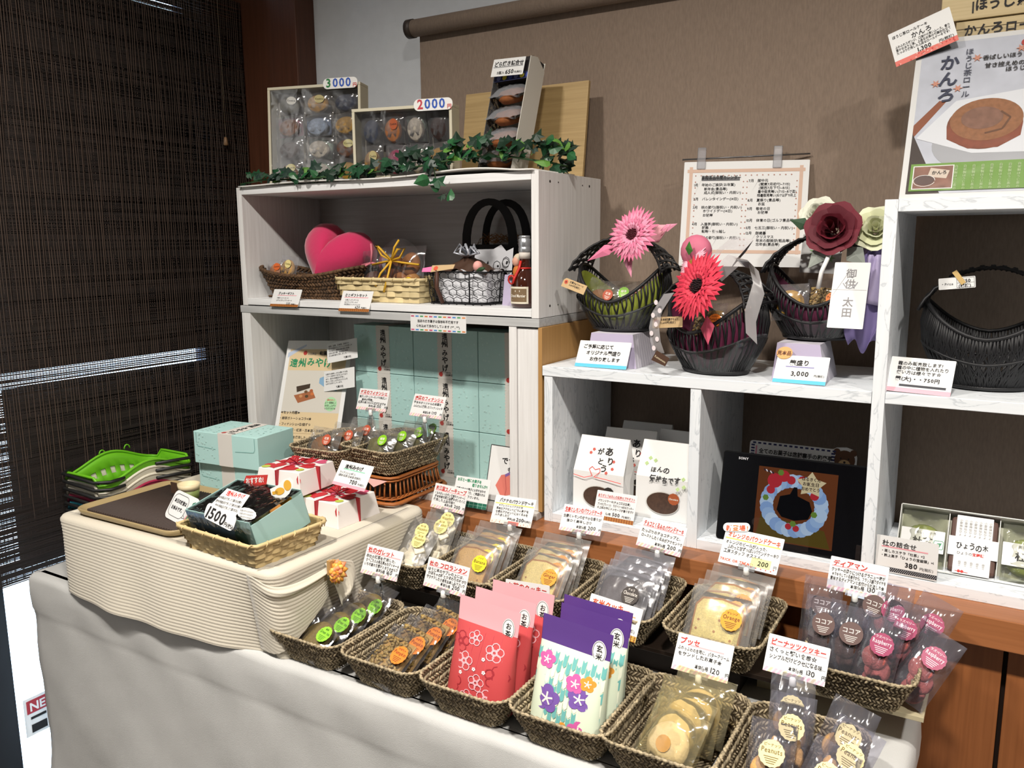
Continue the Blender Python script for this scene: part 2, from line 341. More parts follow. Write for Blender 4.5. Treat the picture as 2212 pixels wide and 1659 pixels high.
# ================================================================== display table with cloths
def ringpath(x0, x1, y0, y1, r, step=.02):
    pts = []
    for cx, cy, a in ((x1-r, y0+r, -90), (x1-r, y1-r, 0), (x0+r, y1-r, 90), (x0+r, y0+r, 180)):
        for i in range(7):
            t = math.radians(a+15*i); pts.append((cx+r*math.cos(t), cy+r*math.sin(t), math.cos(t), math.sin(t)))
    out = []
    for p, q in zip(pts, pts[1:]+pts[:1]):
        d = math.hypot(q[0]-p[0], q[1]-p[1]); n = max(1, int(d/step))
        for i in range(n): f = i/n; out.append(tuple(p[k]*(1-f)+q[k]*f for k in range(4)))
    return out
def cloth(bm, path, prof, m, wob=None):
    n = len(path); vs = []
    for j, (o, z) in enumerate(prof):
        for i, (x, y, nx, ny) in enumerate(path):
            d = o+(wob(x, y, nx, ny, z, j) if wob else 0); vs.append((x+nx*d, y+ny*d, z+ZC))
    bm.add(vs, [(j*n+(i+1) % n, j*n+i, (j+1)*n+i, (j+1)*n+(i+1) % n) for j in range(len(prof)-1) for i in range(n)], m, True)
    bm.add(vs[:n], [list(range(n))], m, False)
TBX = (-1.925, -.07, .975, 1.425)
tb = thing('display_table', 'long table hidden under the plain pale cloth', 'table', (-1.0, 1.2, 0))
MB(tb.location).box(-1.91, -.085, .99, 1.415, .655, .693, mat('8a7a66')).build('table_top', tb)
for x in (-1.86, -.13):
    for y in (1.03, 1.37): MB(tb.location).box(x-.02, x+.02, y-.02, y+.02, 0, .655, mat('6a5a48')).build('leg', tb)
CL = mat('c0c0be', .9, var=.05, vscale=14, bump=.3, bscale=900, sheen=.2)
c = MB((-1.0, 1.2, 0))
prof = [(-.035, -.7505), (-.02, -.7505), (-.009, -.752), (-.003, -.757), (0, -.765), (.001, -.80), (.0, -.832), (-.001, -.842), (-.002, -.848), (-.002, -.856), (-.002, -.87)]+[(-.002+.004*k/12, -.87-.57*k/12) for k in range(1, 13)]
def wob(x, y, nx, ny, z, j):
    k = min(1, max(0, (-z-.80)/.5)); lip = -.028*max(0, -nx)*min(1, max(0, (-z-.835)/.02))
    return lip+k*(.006*math.sin(x*9+z*14)+.004*math.sin(x*23-z*9+1))+.0015*math.sin(x*31+z*40+y*17)*(j > 3)
cloth(c, ringpath(*TBX, .025), prof, CL, wob)
o = c.build('tablecloth'); o.location = (-1.0, 1.2, 0); tag(o, 'plain pale grey cloth draped over the long table to the floor', 'tablecloth')
# raised platform under ribbed cream cloth
pb = MB((-1.43, 1.2, ZC-.75)); pb.box(-1.70, -1.11, 1.005, 1.42, -.7495+ZC, -.5835+ZC, mat('9a8060')); o = pb.build('display_riser'); o.location = (-1.43, 1.2, ZC-.75)
tag(o, 'wide box hidden under the ribbed cream cloth on the table', 'box')
RC = mat('d4ccbb', .9, bump=.25, bscale=700, sheen=.25)
c = MB((-1.43, 1.2, ZC-.58)); NR = 23
prof = [(-.03, -.5800), (-.014, -.5800), (-.005, -.5825), (0, -.588)]+[(0, -.588-.166*k/(NR*6)) for k in range(1, NR*6+1)]
def wob2(x, y, nx, ny, z, j):
    if j < 3: return .0006*math.sin(x*700)
    t = (-z-.588)/.157; a = .00045*math.sin((z*NR/.157)*2*PI)
    fl = -.05*t*max(0, -nx)+(t*(.019*math.sin(PI*min(1, max(0, (x+1.768)/.66)))-.026*((x+1.768)/.68)**3)+.003*math.sin(x*21+z*12)*t)*max(0, -ny)+.004*t*max(0, nx)
    return a+fl+.0025*math.sin(x*40+y*33)*t
cloth(c, ringpath(-1.768, -1.088, .972, 1.428, .03, .009), prof, RC, wob2)
# top folds + pinned swag on the right-hand corner
def swag(u, v):
    q = u*PI/2; x = -1.15+.080*math.sin(q)**.6; y = .966+.122*(1-math.cos(q))**1.4+.024*v*(1-u); k = math.sin(PI*u)
    zt = -.588-.012*u-.012*k; zb = -.744+.085*u**2; z = zt+(zb-zt)*v
    o_ = .0012+.008*k*math.sin(min(1, v*1.3)*PI/2)+.013*math.exp(-((v-.10)/.07)**2)*math.sin(PI*min(1, u*.62))+.0007*math.sin(v*21*6.28*(1-.45*u))
    return Vector((x+o_*.75, y-o_*.7*(1-u), z+ZC))
c.grid(swag, 30, 130, RC)
def tail(u, v):
    a = Vector((-1.066, 1.080, -.590)).lerp(Vector((-1.050, 1.104, -.682)), v); e = Vector((-1.070, 1.10, -.590)).lerp(Vector((-1.066, 1.185, -.622)), min(1, v*1.15)).lerp(Vector((-1.050, 1.104, -.682)), max(0, v-.55)*1.2)
    p = a.lerp(e, u); return p+Vector((.004*math.sin(u*7+v*3)+.0006*math.sin(u*60), 0, ZC))
c.grid(tail, 30, 16, RC)
o = c.build('ribbed_cloth', solid=.0015); o.location = (-1.43, 1.2, ZC-.58); tag(o, 'cream ribbed cloth draped over the raised platform and pinned at the corner', 'cloth')
# flower clip
fc = thing('flower_clip', 'orange and yellow artificial flower on a wooden clothes peg', 'clip', P(-1.050, 1.088, -.604))
pg = MB(); pg.box(-.004, .004, -.016, -.008, -.004, .024, mat('b8905a', .7)); pg.box(-.004, .004, -.006, .001, -.006, .022, mat('b8905a', .7)); pg.build('peg', fc)
f = MB(); fm = [mat('f0a040', .6), mat('f3c060', .6), mat('f09468', .6)]
for k in range(34):
    a = k*2.4; e = .15+1.3*k/34; d = Vector((math.cos(e)*.55, math.cos(a)*math.sin(e)*1-.1, math.sin(a)*math.sin(e))); d = Vector((.5*math.cos(e)+.3, -.6*math.cos(e)+math.cos(a)*math.sin(e)*.8, math.sin(a)*math.sin(e))).normalized()
    f.spindle(d*.003, d*(.027-.004*(k < 8)), .0055, fm[k % 3], 5)
f.build('petals', fc)
# low riser shelf for the back row of baskets
rs = thing('low_riser', 'low dark riser with a cream board end under the back row of baskets', 'riser', P(-.6, 1.34, -.7505))
CR = mat('c9bd9c', .6, var=.08, vscale=20)
MB(rs.location).box(-1.075, -.2505, 1.262, 1.422, -.698+ZC, -.690+ZC, mat('2b221c', .35)).build('dark_board', rs, bevel=.0008)
MB(rs.location).box(-.25, -.060, 1.262, 1.422, -.698+ZC, -.690+ZC, CR).build('cream_board', rs, bevel=.0008)
MB(rs.location).box(-1.065, -.34, 1.30, 1.415, -.7504+ZC, -.6985+ZC, mat('2c221b', .7)).build('support_block', rs)
MB(rs.location).box(-.32, -.235, 1.335, 1.415, -.7504+ZC, -.6985+ZC, CR).build('support_block', rs)
# ================================================================== woven baskets
SG = mat('a29377', .75, island=.5, bump=.3, bscale=600, stretch=(1, 1, 1)); SGD = mat('4a3e2c', .85)
def oval(w, l, r, n):
    """n points evenly spaced round a rounded rectangle, with outward normals"""
    raw = []
    for cx, cy, a in ((w/2-r, -l/2+r, -90), (w/2-r, l/2-r, 0), (-w/2+r, l/2-r, 90), (-w/2+r, -l/2+r, 180)):
        for i in range(7): t = math.radians(a+15*i); raw.append(Vector((cx+r*math.cos(t), cy+r*math.sin(t))))
    raw.append(raw[0]); L = [0]
    for p, q in zip(raw, raw[1:]): L.append(L[-1]+(q-p).length)
    out = []; j = 0
    for i in range(n):
        s = L[-1]*i/n
        while L[j+1] < s: j += 1
        f = (s-L[j])/max(1e-9, L[j+1]-L[j]); p = raw[j].lerp(raw[j+1], f); d = (raw[j+1]-raw[j]).normalized(); out.append((p, Vector((d.y, -d.x)), d))
    return out
def weave(w, l, h, flare, rows, pitch, rr, m, md, sag=None, rim=True, r=.03):
    """returns wall, rim and base builders: slanted stitches in rows, a braided rim, a lining"""
    wall = MB(); per = 2*(w+l); n = int(per/pitch); rd = random.Random(3)
    for k in range(rows):
        t = (k+.5)/rows; ins = flare*(1-t); o = oval(w-2*ins, l-2*ins, max(.008, r-ins*.4), n)
        for i, (p, nn, d) in enumerate(o):
            zz = h*t*((sag(p.x, p.y) if sag else 1)); sl = .62 if k % 2 else -.62
            c = Vector((p.x+nn.x*rd.uniform(-.0008, .0012), p.y+nn.y*rd.uniform(-.0008, .0012), zz))
            e = Vector((d.x*pitch*sl, d.y*pitch*sl, h/rows*.62))+Vector((rd.uniform(-1, 1), rd.uniform(-1, 1), rd.uniform(-1, 1)))*.0009
            wall.spindle(c-e, c+e, rr*rd.uniform(.8, 1.15), m, 5)
    nn_ = 48
    def lin_(u, v):
        ins = flare*(1-v); o = OV[min(8, int(v*8))]; p, n2, d = o[int(u*nn_) % nn_]; return (p.x, p.y, h*v*.96*((sag(p.x, p.y) if sag else 1)))
    OV = [oval(w-2*flare*(1-q/8), l-2*flare*(1-q/8), max(.008, r-flare*(1-q/8)*.4), nn_) for q in range(9)]
    wall.grid(lin_, nn_, 9, md, True, True)
    rm = MB(); o = oval(w, l, r, int(per/(pitch*.62)))
    for i, (p, nn, d) in enumerate(o):
        zz = h*(sag(p.x, p.y) if sag else 1); c = Vector((p.x, p.y, zz)); t = Vector((d.x, d.y, 0)); q = Vector((nn.x, nn.y, 0))
        sgn = 1 if i % 2 else -1
        rm.spindle(c-t*pitch*.75-q*rr*1.1*sgn-Vector((0, 0, rr*.7)), c+t*pitch*.75+q*rr*1.1*sgn+Vector((0, 0, rr*.9)), rr*1.15, m, 5)
    bs = MB(); bw, bl = w-2*flare, l-2*flare; bs.box(-bw/2+.004, bw/2-.004, -bl/2+.004, bl/2-.004, 0, .002, md)
    y = -bl/2+.006; k = 0
    while y < bl/2-.004:
        x = -bw/2+.008+(k % 2)*pitch*.5
        while x < bw/2-.006:
            bs.spindle((x-pitch*.55, y-.003, .0035), (x+pitch*.55, y+.003, .0045), rr*.9, m, 4); x += pitch
        y += rr*2.1; k += 1
    return wall, rm, bs
def make_seagrass():
    t = thing('seagrass_basket', '', 'basket'); a, b_, c_ = weave(.174, .216, .058, .027, 8, .0078, .0020, SG, SGD)
    a.build('woven_wall', t, kind='stuff'); b_.build('braided_rim', t, kind='stuff'); c_.build('woven_base', t, kind='stuff'); return t
BK = {}
def seagrass(key, x0, yc, z, label, group, sx=1., rz=0):
    m = Matrix.Translation(P(x0+.087*sx, yc, z)) @ Matrix.Rotation(rz, 4, 'Z') @ Matrix.Diagonal((sx, 1, 1, 1))
    BK[key] = (x0+.087*sx, yc, z); return inst('sg', make_seagrass, m, label, group)
G1 = 'seagrass baskets in the front row'; G2 = 'seagrass baskets in the back row'
for k, x, lab in (('F1', -1.1245, 'seagrass basket holding the green tea cookies'), ('F2', -.949, 'seagrass basket holding the pumpkin seed florentines'), ('F3', -.779, 'seagrass basket holding the red flowered pouches'),
                  ('F4', -.609, 'seagrass basket holding the purple topped pouches'), ('F5', -.456, 'seagrass basket holding the yellow wrapped round cakes'), ('F6', -.288, 'seagrass basket holding the peanut cookie bags')):
    seagrass(k, x, 1.082, -.7485, lab, G1, .97)
for k, x, lab in (('B1', -1.119, 'seagrass basket holding the white snow cube bags'), ('B2', -.956, 'seagrass basket holding the banana pound cakes'), ('B3', -.806, 'seagrass basket holding the ginger pound cakes'),
                  ('B4', -.642, 'seagrass basket holding the dark chocolate cakes'), ('B5', -.458, 'seagrass basket holding the orange pound cakes'), ('B6', -.236, 'seagrass basket holding the cocoa and raspberry cookie bags')):
    seagrass(k, x, 1.331, -.6885, lab, G2, .945)
# ================================================================== packets
FROST = film('f2f0ec', .10, .06, .25, .15, 16); CLEAR = film('f4f4fa', .02, .09, .08, .4, 13); YEL = film('fcf3cc', .08, .10, .1, .4, 13); CLEAR2 = film('eaeaf8', .05, .10, .09, .4, 13)  # CLEAR2: pale lavender body tint paints a sheen into the clear bags
def sticker(par, x, y, z, r, colr, ink, word, sub, n=28, sc=.05, ry=None, bold=False):
    s = MB(); ry = ry or r
    s.disc(x, y, r, z, mat(colr, .45), n, sc, ry); im = mat(ink, .6)
    s.text(word, x, y+ry*.02, r*.52, im, z+.0003, bold, .3, 'c', r*1.6); s.text(sub, x, y+ry*.5, r*.26, im, z+.0003, align='c')
    for k in range(4): s.rect(x-r*(.55-.08*k), y-ry*(.28+.15*k), x+r*(.55-.08*k), y-ry*(.23+.15*k), z+.0003, im)
    return s.build('sticker', par, label='printed round sticker')
def make_cake(crumb, crust, scol, ink, word, sub, w=.078, h=.073, frost=FROST):
    def mk():
        t = thing('cake_packet', '', 'cake'); s = MB()
        pts = [(-w/2, .012), (w/2, .012), (w/2+.001, .012+h*.8), (w/2-.008, .012+h*.97), (0, .012+h*1.03), (-w/2+.008, .012+h*.97), (-w/2-.001, .012+h*.8)]
        s.prism(pts, -.007, .007, mat(crumb, .8, var=.16, vscale=300, bump=.6, bscale=500), mat(crust, .7, var=.2, vscale=150))
        rd = random.Random(5)
        for k in range(9): s.disc(rd.uniform(-w*.42, w*.42), .012+rd.uniform(.1, .9)*h, .0022, .0074, mat(crust, .7), 7)
        s.line(pts[2:]+[], .003, .0073, mat(crust, .7)); s.line([pts[1], pts[2]], .0025, .0073, mat(crust, .7)); s.line([pts[0], pts[6]], .0025, .0073, mat(crust, .7))
        s.build('cake_slice', t); MB().pillow(w+.030, h+.030, .027, frost, 15, .0010, .06).build('wrapper', t)
        sticker(t, w*.30, .012+h*.62, .0158, .0175, scol, ink, word, sub); return t
    return mk
KINDS = {'banana': make_cake('d6a860', '96602a', 'f4e02a', '5a4a10', 'Banana', 'バナナ'), 'ginger': make_cake('eed68a', 'a87038', 'f0a038', '6a3a10', 'Ginger', 'ジンジャー'),
         'choco': make_cake('4e403c', '2e2422', '3c3430', 'e8e0d8', 'Chocolate', 'チョコ', frost=film('e4e4ec', .13, .1, .2, .25, 24)), 'orange': make_cake('f3de8e', 'b0763a', 'f4a01e', '6a3a08', 'Orange', 'オレンジ')}
ORD = ['foremost', 'second', 'third', 'rearmost']
def cakes(bk, kind, dx, dy, zz, word, tilt=36, yaw=-3, step=.021, sc=1.):
    x, y, z = BK[bk]
    for i in range(4):
        m = pose(x+dx+.004*i+random.uniform(-.003, .003), y+dy+step*i, z+zz+.006*i, yaw+random.uniform(-3, 3), tilt+random.uniform(-3, 3), random.uniform(-2, 2)) @ Matrix.Scale(sc, 4)
        inst(kind, KINDS[kind], m, f'{ORD[i]} wrapped {word}, counted from the front', f'{word}s in their basket')
cakes('B2', 'banana', -.014, -.052, .008, 'banana pound cake slice with yellow sticker')
cakes('B3', 'ginger', -.010, -.048, .010, 'pale ginger pound cake slice with amber sticker')
cakes('B4', 'choco', -.008, -.045, .010, 'dark chocolate cake slice with black sticker')
cakes('B5', 'orange', -.010, -.055, .008, 'yellow orange-peel cake slice with orange sticker', sc=1.05)
def make_snow():
    t = thing('snow_cube_packet', '', 'cookies'); rd = random.Random(2)
    for k in range(7):
        s = MB(); s.T = Matrix.Translation((rd.uniform(-.022, .022), .016+.011*k*.8, rd.uniform(-.006, .006))) @ Matrix.Rotation(rd.uniform(0, 3), 4, Vector((1, .6, .3)).normalized())
        s.box(-.011, .011, -.011, .011, -.010, .010, mat('efe6cf', .9, bump=.4, bscale=300)); s.build('snow_cube', t, bevel=.003)
    MB().pillow(.085, .112, .036, FROST, 13, .002, .12).build('wrapper', t); sticker(t, .016, .078, .0215, .0175, 'f3e69a', '7a6a20', 'Wasanbon', '和三盆'); return t
x, y, z = BK['B1']
for i, (dx, dy, dz, tl, w_) in enumerate(((-.012, -.055, .006, 48, 'foremost'), (-.02, -.02, .012, 40, 'second'), (.010, .012, .016, 38, 'third'), (.012, .045, .020, 30, 'rearmost'))):
    inst('snow', make_snow, pose(x+dx, y+dy, z+dz, -6+4*i, tl, 0), f'{w_} frosted bag of white snow cube cookies, counted from the front', 'snow cube bags in their basket')
def make_galette():
    t = thing('green_tea_cookie', '', 'cookie'); s = MB()
    s.lathe([(.0, .006), (.026, .006), (.032, .003), (.033, 0), (.031, -.004), (0, -.005)][::-1], mat('7f6a34', .85, var=.2, vscale=200, bump=.6, bscale=350), 26)
    s.T = Matrix(); o = s.build('cookie', t); o.location = (0, .045, 0); MB().pillow(.086, .10, .02, CLEAR, 13, .0018, .1).build('wrapper', t)
    sticker(t, .024, .052, .0138, .0165, '8fd23a', '2a5a10', 'Green tea', '緑茶'); return t
x, y, z = BK['F1']
for i in range(4):
    inst('gal', make_galette, pose(x-.018+.010*i, y-.085+.038*i, z+.010+.004*i, -6, 58-3*i, -5), f'{ORD[i]} green tea cookie in clear wrap, counted from the front', 'green tea cookies in their basket')
def make_flor():
    t = thing('florentine', '', 'cookie'); s = MB(); s.box(-.034, .034, .014, .088, -.006, .002, mat('b08a48', .6, var=.2)); s.build('cookie', t, bevel=.002)
    s = MB(); rd = random.Random(4); sm = mat('a08448', .4, island=.35)
    for k in range(120):
        px, py, a = rd.uniform(-.032, .032), rd.uniform(.016, .086), rd.uniform(0, PI); e = Vector((math.cos(a), math.sin(a), rd.uniform(-.2, .3)))*.0055; c = Vector((px, py, .0035+rd.uniform(0, .002))); s.spindle(c-e, c+e, .0026, sm, 5)
    s.build('pumpkin_seeds', t, kind='stuff'); MB().pillow(.09, .108, .022, CLEAR, 13, .0018, .1).build('wrapper', t); sticker(t, .024, .058, .0148, .0175, 'f0822a', '6a2a08', 'Pumpkin', 'かぼちゃ'); return t
x, y, z = BK['F2']
for i in range(4):
    inst('flo', make_flor, pose(x-.020+.012*i, y-.088+.036*i, z+.010+.004*i, -6, 56-3*i, -5), f'{ORD[i]} pumpkin seed florentine in clear wrap, counted from the front', 'florentines in their basket')
def make_busse():
    t = thing('wrapped_round_cake', '', 'cake'); s = MB()
    s.lathe([(0, -.012), (.024, -.012), (.031, -.006), (.033, 0), (.031, .006), (.022, .012), (0, .014)], mat('e8d3ae', .9, bump=.5, bscale=200), 24); s.T = Matrix(); s.disc(0, 0, .012, .0145, mat('dba14e', .9), 14)
    o = s.build('cake', t); o.location = (0, .042, 0); MB().pillow(.092, .098, .034, YEL, 13, .0022, .1).build('wrapper', t); return t
x, y, z = BK['F5']
for i, (dx, dy, dz, yw, tl) in enumerate(((-.005, -.075, .010, -16, 36), (-.002, -.047, .014, -8, 38), (.010, -.012, .014, 6, 28), (.016, .018, .016, 0, 30))):
    inst('bus', make_busse, pose(x+dx, y+dy, z+dz, yw, tl, -4), f'{ORD[i]} round cream cake in yellowish wrap, counted from the front', 'round cream cakes in their basket')
def make_cookiebag(colr, scol, ink, word, sub, n=3, rs=.0185, sugar=None, sub_ry=None):
    def mk():
        t = thing('cookie_bag', '', 'cookies'); rd = random.Random(n+int(rs*1e4))
        for k in range(n):
            s = MB(); s.lathe([(0, -.0055), (rs*.93, -.0055), (rs, -.002), (rs, .002), (rs*.9, .0055), (0, .006)], mat(colr, .85, var=.18, vscale=250, bump=.7, bscale=350), 22)
            o = s.build('cookie', t); o.matrix_basis = Matrix.Translation((rd.uniform(-.007, .007), .02+.017*k, -.006+.006*k)) @ Matrix.Rotation(rd.uniform(-.5, .2), 4, 'X') @ Matrix.Rotation(rd.uniform(-.3, .3), 4, 'Y')
        MB().pillow(.062, .118, .03, CLEAR2, 13, .0025, .08).build('wrapper', t); sticker(t, .006, .076, .0218, .0175, scol, ink, word, sub, 32 if sub != 'C' else 24, .05 if word != 'ココア' else 0, sub_ry); return t
    return mk
KINDS['pea'] = make_cookiebag('d0a062', 'efe0a6', '7a6430', 'Peanuts', 'ピーナッツ', 3, .0195); KINDS['rasp'] = make_cookiebag('b8605a', 'a64a6a', 'f6e4ea', 'Raspberry', 'ラズベリー', 3, .0185); KINDS['coco'] = make_cookiebag('4a2e24', '6a5450', 'efe6e0', 'ココア', ' ', 3, .0185)
def bags(bk, kind, L, word, grp):
    x, y, z = BK[bk]
    for dx, dy, dz, yw, tl, rl, w_ in L: inst(kind, KINDS[kind], pose(x+dx, y+dy, z+dz, yw, tl, rl), f'{word}, {w_}', grp)
bags('F6', 'pea', [(-.020, -.088, .012, -4, 34, 4, 'nearest one by the left rim of its basket'), (.028, -.092, .010, -6, 38, -12, 'nearest one in the middle of its basket'), (-.004, -.040, .030, -4, 28, 4, 'middle one leaning by the left rim'),
     (.044, -.048, .022, -2, 32, -18, 'middle one leaning by the right rim'), (-.012, .012, .030, -4, 24, 5, 'rearmost one by the sign clip'), (.040, -.008, .026, -2, 28, -14, 'rearmost one by the right rim')], 'peanut cookie bag with cream sticker', 'peanut cookie bags')
bags('B6', 'coco', [(-.062, -.045, .016, -8, 24, 3, 'foremost one by the left rim'), (-.072, -.005, .032, -6, 20, 2, 'rearmost one by the left rim'), (-.026, -.050, .012, 4, 26, -3, 'one in front of the diamant sign'), (-.014, .030, .034, 0, 22, -10, 'one under the diamant sign')], 'cocoa cookie bag with brown sticker', 'cocoa cookie bags')
bags('B6', 'rasp', [(.014, -.062, .012, -4, 26, -6, 'foremost one in the middle of the basket'), (.062, -.055, .012, -2, 34, -24, 'foremost one by the right rim'), (.038, -.018, .026, -4, 26, -8, 'second one in the middle'), (.022, .020, .034, 0, 24, -4, 'rearmost one in the middle'), (.058, .008, .036, -4, 26, -20, 'rearmost one by the right rim')], 'raspberry cookie bag with crimson sticker', 'raspberry cookie bags')
# stand-up pouches
def flower(s, x, y, r, z, m, mc, n=5, style=0):
    if style == 0:
        for k in range(n):
            a = k*2*PI/n+.3; s.disc(x+math.cos(a)*r*.55, y+math.sin(a)*r*.55, r*.42, z+.00008*k, m, 12)
        s.disc(x, y, r*.5, z+.0005, m, 10)
        for k in range(n): a = k*2*PI/n+.3; s.line([(x, y), (x+math.cos(a)*r*.45, y+math.sin(a)*r*.45)], r*.12, z+.0007, mc)
    else:
        for k in range(n):
            a = k*2*PI/n+.3; q = [(x+math.cos(a)*r*.55+math.cos(t*.785)*r*.4, y+math.sin(a)*r*.55+math.sin(t*.785)*r*.4) for t in range(8)]; s.line(q, r*.09, z, m, True)
        s.line([(x+math.cos(t*.785)*r*.3, y+math.sin(t*.785)*r*.3) for t in range(8)], r*.09, z, m, True)
def make_pouch(kind):
    def mk():
        t = thing('standup_pouch', '', 'pouch'); W, H, D = .106, .137, .042
        body = mat('c44a4c', .45) if kind == 'red' else mat('dbe6cf', .5); top = mat('e2adb4', .45) if kind == 'red' else mat('5a3a86', .45)
        def sec(u, v):
            a = u*2*PI; d = D/2*max(.02, (1-(v/.78)**2.2) if v < .78 else .015); cx = math.copysign(abs(math.cos(a))**.55, math.cos(a)); sy = math.copysign(abs(math.sin(a))**.8, math.sin(a))
            return (cx*W/2*(1-.03*math.sin(v*3)), v*H, sy*d)
        MB().grid(lambda u, v: sec(u, v*.76), 30, 14, body, True, True).build('pouch_body', t)
        MB().grid(lambda u, v: sec(u, .76+v*.24), 30, 5, top, True, True).build('pouch_top', t)
        s = MB(); rd = random.Random(9)
        def zf(x, y): v = y/H; return D/2*max(.02, 1-(min(v, .77)/.78)**2.2)*max(.05, 1-abs(2*x/W)**2.6)**.5+.0006
        class Wrap(MB):
            def add(q, vs, fs, m, smooth=False):
                vs = [(p[0]*1.2, p[1], p[2]) for p in vs]; return MB.add(q, [(p[0], p[1], zf(p[0], p[1])+p[2]) for p in vs], fs, m, smooth)
        s = Wrap()
        if kind == 'red':
            lm = mat('e8a0aa', .5); dm = mat('a02a34', .5)
            for k in range(7): s.line([(-.036+.012*k, .01), (-.036+.012*k, .045), (-.035+.012*k, .075), (-.035+.012*k, .098)], .0005, .0001, mat('d2505a', .5))
            for fx, fy, fr, st in ((-.030, .078, .011, 0), (-.010, .088, .008, 1), (.020, .078, .010, 1), (-.018, .056, .010, 1), (.028, .048, .012, 0), (-.030, .026, .011, 0), (.004, .034, .009, 1), (.02, .018, .010, 1), (-.006, .012, .008, 1), (-.034, .052, .007, 1)): flower(s, fx, fy, fr*1.3, .0004, (mat('f0b8c0', .5), dm)[st == 0] if (fx*1e3) % 2 < 1 else mat('f0b8c0', .5), lm, 5, 1)
            for fx, fy in ((.008, .066), (-.002, .05), (.034, .07), (.036, .03), (.012, .050), (-.02, .04)):
                for k in range(5): s.disc(fx+math.cos(k*1.257)*.0016, fy+math.sin(k*1.257)*.0016, .0011, .0004, WHITE, 6)
        else:
            tm = mat('6fb4b0', .5); cm = mat('eef2dc', .5)
            for i in range(15):
                for j in range(6):
                    x = -.040+.0057*i; y = .006+.0155*j+(i % 2)*.0077
                    if y < .09 and abs(x) < .041: s.poly([(x-.0024, y), (x, y-.003), (x+.0024, y), (x+.0024, y+.0135), (x, y+.0105), (x-.0024, y+.0135)], .0003, tm if (i+j) % 2 else cm)
            pk = mat('d060a4', .5); pu = mat('7a58a8', .5); og = mat('e09a3a', .5); yl = mat('f6efe0', .5)
            for fx, fy, fr, fmn in ((-.028, .084, .0095, pk), (.012, .068, .010, pk), (.026, .072, .008, og), (.020, .052, .012, pu), (-.018, .040, .0145, pu), (.024, .014, .011, pk), (.006, .010, .008, og), (-.034, .012, .008, pk)): flower(s, fx, fy, fr*1.22, .0006, fmn, yl)
        s.build('printed_pattern', t)
        s = MB(); s.disc(.036, .112, .0102, .0014, WHITE, 24, 0, .0138); s.line([(.036+math.cos(k*.2618)*.0090, .112+math.sin(k*.2618)*.0124) for k in range(24)], .0006, .0016, mat('3a3a4a'), True)
        s.text('お茶' if kind == 'red' else '玄米', .0362, .1225, .0096, INK, .0018, vert=True); s.build('oval_label', t, label='white oval label'); return t
    return mk
KINDS['red'] = make_pouch('red'); KINDS['pur'] = make_pouch('pur')
x, y, z = BK['F3']
for i, (dx, dy, yw, tl, w_) in enumerate(((.002, -.046, -6, 11, 'foremost'), (.006, -.006, -5, 12, 'middle'), (.018, .040, -3, 10, 'rearmost'))): inst('red', KINDS['red'], pose(x+dx, y+dy, z+.008, yw, tl, 0) @ Matrix.Scale(1.2, 4), f'{w_} red flowered standing pouch with pink top', 'red pouches')
x, y, z = BK['F4']
for i, (dx, dy, yw, tl, w_) in enumerate(((-.010, -.044, -7, 11, 'foremost'), (-.004, .004, -6, 12, 'middle'), (-.014, .036, -5, 12, 'rearmost'))): inst('pur', KINDS['pur'], pose(x+dx, y+dy, z+.008, yw, tl, 0) @ Matrix.Scale(1.22, 4), f'{w_} turquoise flowered standing pouch with purple top', 'purple pouches')
